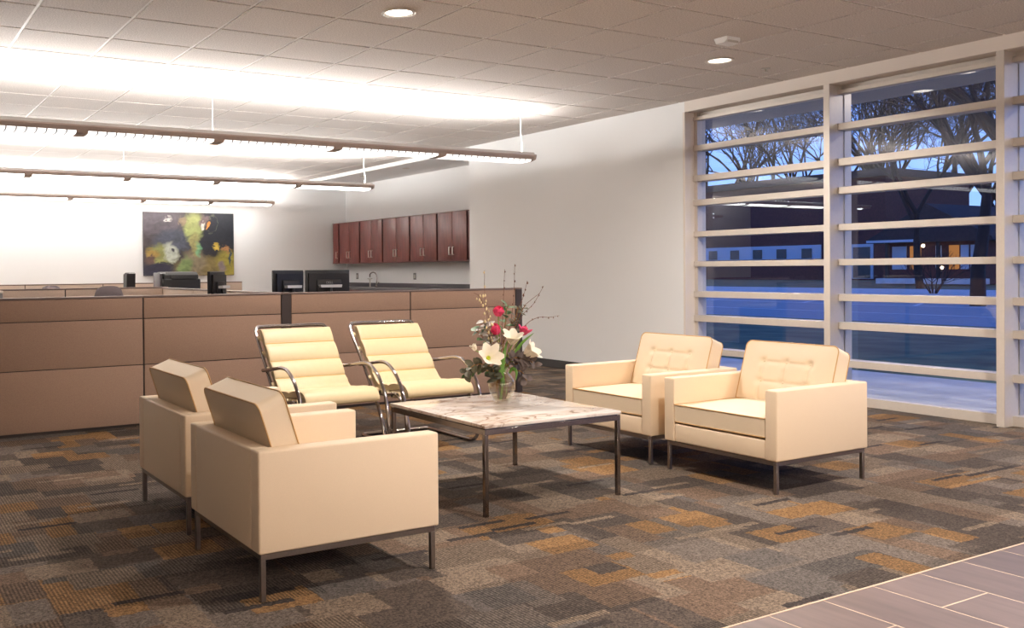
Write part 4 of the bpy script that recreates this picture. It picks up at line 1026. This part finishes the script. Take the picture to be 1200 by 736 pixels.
def tree(name, label, x, y, zg, h, r, seed, depth=7, cat='tree', spread=.5):
    rd = random.Random(seed); rt = thing(name, label, cat, (x,y,zg), 0, 'bare trees outside' if cat == 'tree' else None)
    br = MB(); tr = MB()
    def grow(p, d, ln, rad, lev):
        pts = [p]; q = p; dd = d
        for k in range(3):
            dd = (dd+Vector((rd.uniform(-1,1),rd.uniform(-1,1),rd.uniform(-.5,.8)))*.16).normalized(); q = q+dd*ln/3; pts.append(q)
        (tr if lev == 0 else br).tube(pts, [rad, rad*.88, rad*.76, rad*.62], 7 if lev == 0 else (5 if lev < 3 else 3), caps=lev < 2)
        if lev >= depth: return
        n_ = 3 if lev < 4 else rd.choice((2,3,3))
        for k in range(n_):
            s_ = pts[-1] if k < 2 else pts[2].lerp(pts[3], rd.random())
            a = rd.uniform(0, 2*PI); _, u, w_ = frame_for(dd)
            sp_ = spread*rd.uniform(.7,1.35)
            nd = (dd*math.cos(sp_)+(u*math.cos(a)+w_*math.sin(a))*math.sin(sp_)+Vector((0,0,.10))).normalized()
            grow(s_, nd, ln*rd.uniform(.62,.82), rad*rd.uniform(.5,.66), lev+1)
    if cat == 'tree': grow(Vector((x,y,zg-.1)), Vector((0,0,1)), h*.30, r, 0)
    else:
        for k in range(9):
            a = 2*PI*k/9; grow(Vector((x+.1*math.cos(a),y+.1*math.sin(a),zg-.05)), Vector((math.cos(a)*.6,math.sin(a)*.6,1)).normalized(), h*.4, r, 1)
        br.build('branches', M['bark'], rt, ang=80); return
    tr.build('trunk', M['bark'], rt, ang=80); br.build('branches', M['bark'], rt, ang=80, recalc=False)
tl = [(33,17.0,-.1,13,.25,'broad dark bare tree nearest, with a thick trunk at the right of the window'),(47,26.9,.0,13,.20,'slim bare tree standing left of the thick trunked one, before the house'),(76,42.5,.6,21,.42,'tall bare tree behind the house roof, in the wider window bay'),(78,47.0,.6,20,.40,'tall bare tree behind the brick building, left in the wider window bay'),
      (75,61.0,.6,20,.42,'tall bare tree behind the brick building, at the left of the far window bay'),(79,57.0,.6,21,.42,'tall bare tree behind the brick building, in the middle of the far window bay'),(77,51.5,.6,20,.40,'tall bare tree behind the brick building, by the mullion of the far bay'),(28,12.9,-.1,12,.3,'bare tree at the far right picture edge'),(74,38.0,.6,19,.36,'tall bare tree behind the right end of the house'),
      (83,64.5,.7,21,.34,'farther bare treetop behind the brick building, first from the left'),(84,61.5,.7,20,.34,'farther bare treetop behind the brick building, second from the left'),(83,55.5,.7,21,.34,'farther bare treetop behind the brick building, third from the left'),(82,50.5,.7,20,.34,'farther bare treetop behind the brick building, fourth from the left'),(84,46.0,.7,21,.34,'farther bare treetop behind the house, left of its ridge'),(82,40.5,.7,20,.34,'farther bare treetop behind the house, right of its ridge')]
for i, (x, y, zg, h, r, lab) in enumerate(tl): tree('bare_tree', lab, x, y, zg, h, r, 20+i)
tree('bare_shrub', 'small bare shrub at the kerb in front of the house', 41, 22.9, .0, 1.9, .03, 77, 4, 'shrub', .45)

# sky at dusk
wd = bpy.data.worlds.new('dusk_sky'); sc.world = wd; wd.use_nodes = True; nt = wd.node_tree; nt.nodes.clear()
tc = N(nt, 'ShaderNodeTexCoord'); sp_ = N(nt, 'ShaderNodeSeparateXYZ'); L(nt, tc.outputs['Generated'], sp_.inputs[0])
rp = N(nt, 'ShaderNodeValToRGB'); e = rp.color_ramp.elements; e[0].position = 0; e[0].color = (.26,.45,1.0,1); e[1].position = 1; e[1].color = (.03,.09,.34,1)
q = e.new(.22); q.color = (.17,.34,.97,1); q = e.new(.45); q.color = (.07,.16,.60,1)
L(nt, sp_.outputs[2], rp.inputs[0]); bg = N(nt, 'ShaderNodeBackground'); bg.inputs[1].default_value = 1.5; L(nt, rp.outputs[0], bg.inputs[0])
wo = N(nt, 'ShaderNodeOutputWorld'); L(nt, bg.outputs[0], wo.inputs[0])

# ------------------------------------------------------------------ camera
f_, cx_, cy_, t_, roll, pitch = 1074.74, 418.83, 326.92, .5005, -.0084, -.0094
cp_, sp2 = math.cos(pitch), math.sin(pitch)
Fc = Vector((0,cp_,sp2)); Uc = Vector((0,-sp2,cp_)); Rc = Vector((1,0,0)); cr, sr = math.cos(roll), math.sin(roll)
R1 = Rc*cr+Uc*sr; U1 = Uc*cr-Rc*sr
Mg = Matrix(((math.cos(t_), math.sin(t_), 0), (-math.sin(t_), math.cos(t_), 0), (0,0,1)))
Rw, Fw, Uw = Mg @ R1, Mg @ Fc, Mg @ U1
cam = bpy.data.cameras.new('camera'); co = bpy.data.objects.new('camera', cam); COL.objects.link(co); sc.camera = co
co.matrix_world = Matrix(((Rw.x,Uw.x,-Fw.x,0),(Rw.y,Uw.y,-Fw.y,0),(Rw.z,Uw.z,-Fw.z,1.209),(0,0,0,1)))
cam.sensor_fit = 'HORIZONTAL'; cam.sensor_width = 36; cam.lens = f_/1200*36
cam.shift_x = (600-cx_)/1200; cam.shift_y = (cy_-368)/1200
cam.clip_start = .05; cam.clip_end = 500

sc.view_settings.view_transform = 'Standard'; sc.view_settings.look = 'None'; sc.view_settings.gamma = 1; sc.view_settings.exposure = 0.42
sc.view_settings.use_curve_mapping = False
cy = sc.cycles; cy.use_denoising = True; cy.max_bounces = 10; cy.diffuse_bounces = 5; cy.glossy_bounces = 5; cy.transmission_bounces = 10; cy.transparent_max_bounces = 24
cy.sample_clamp_indirect = 6; cy.caustics_reflective = False; cy.caustics_refractive = False
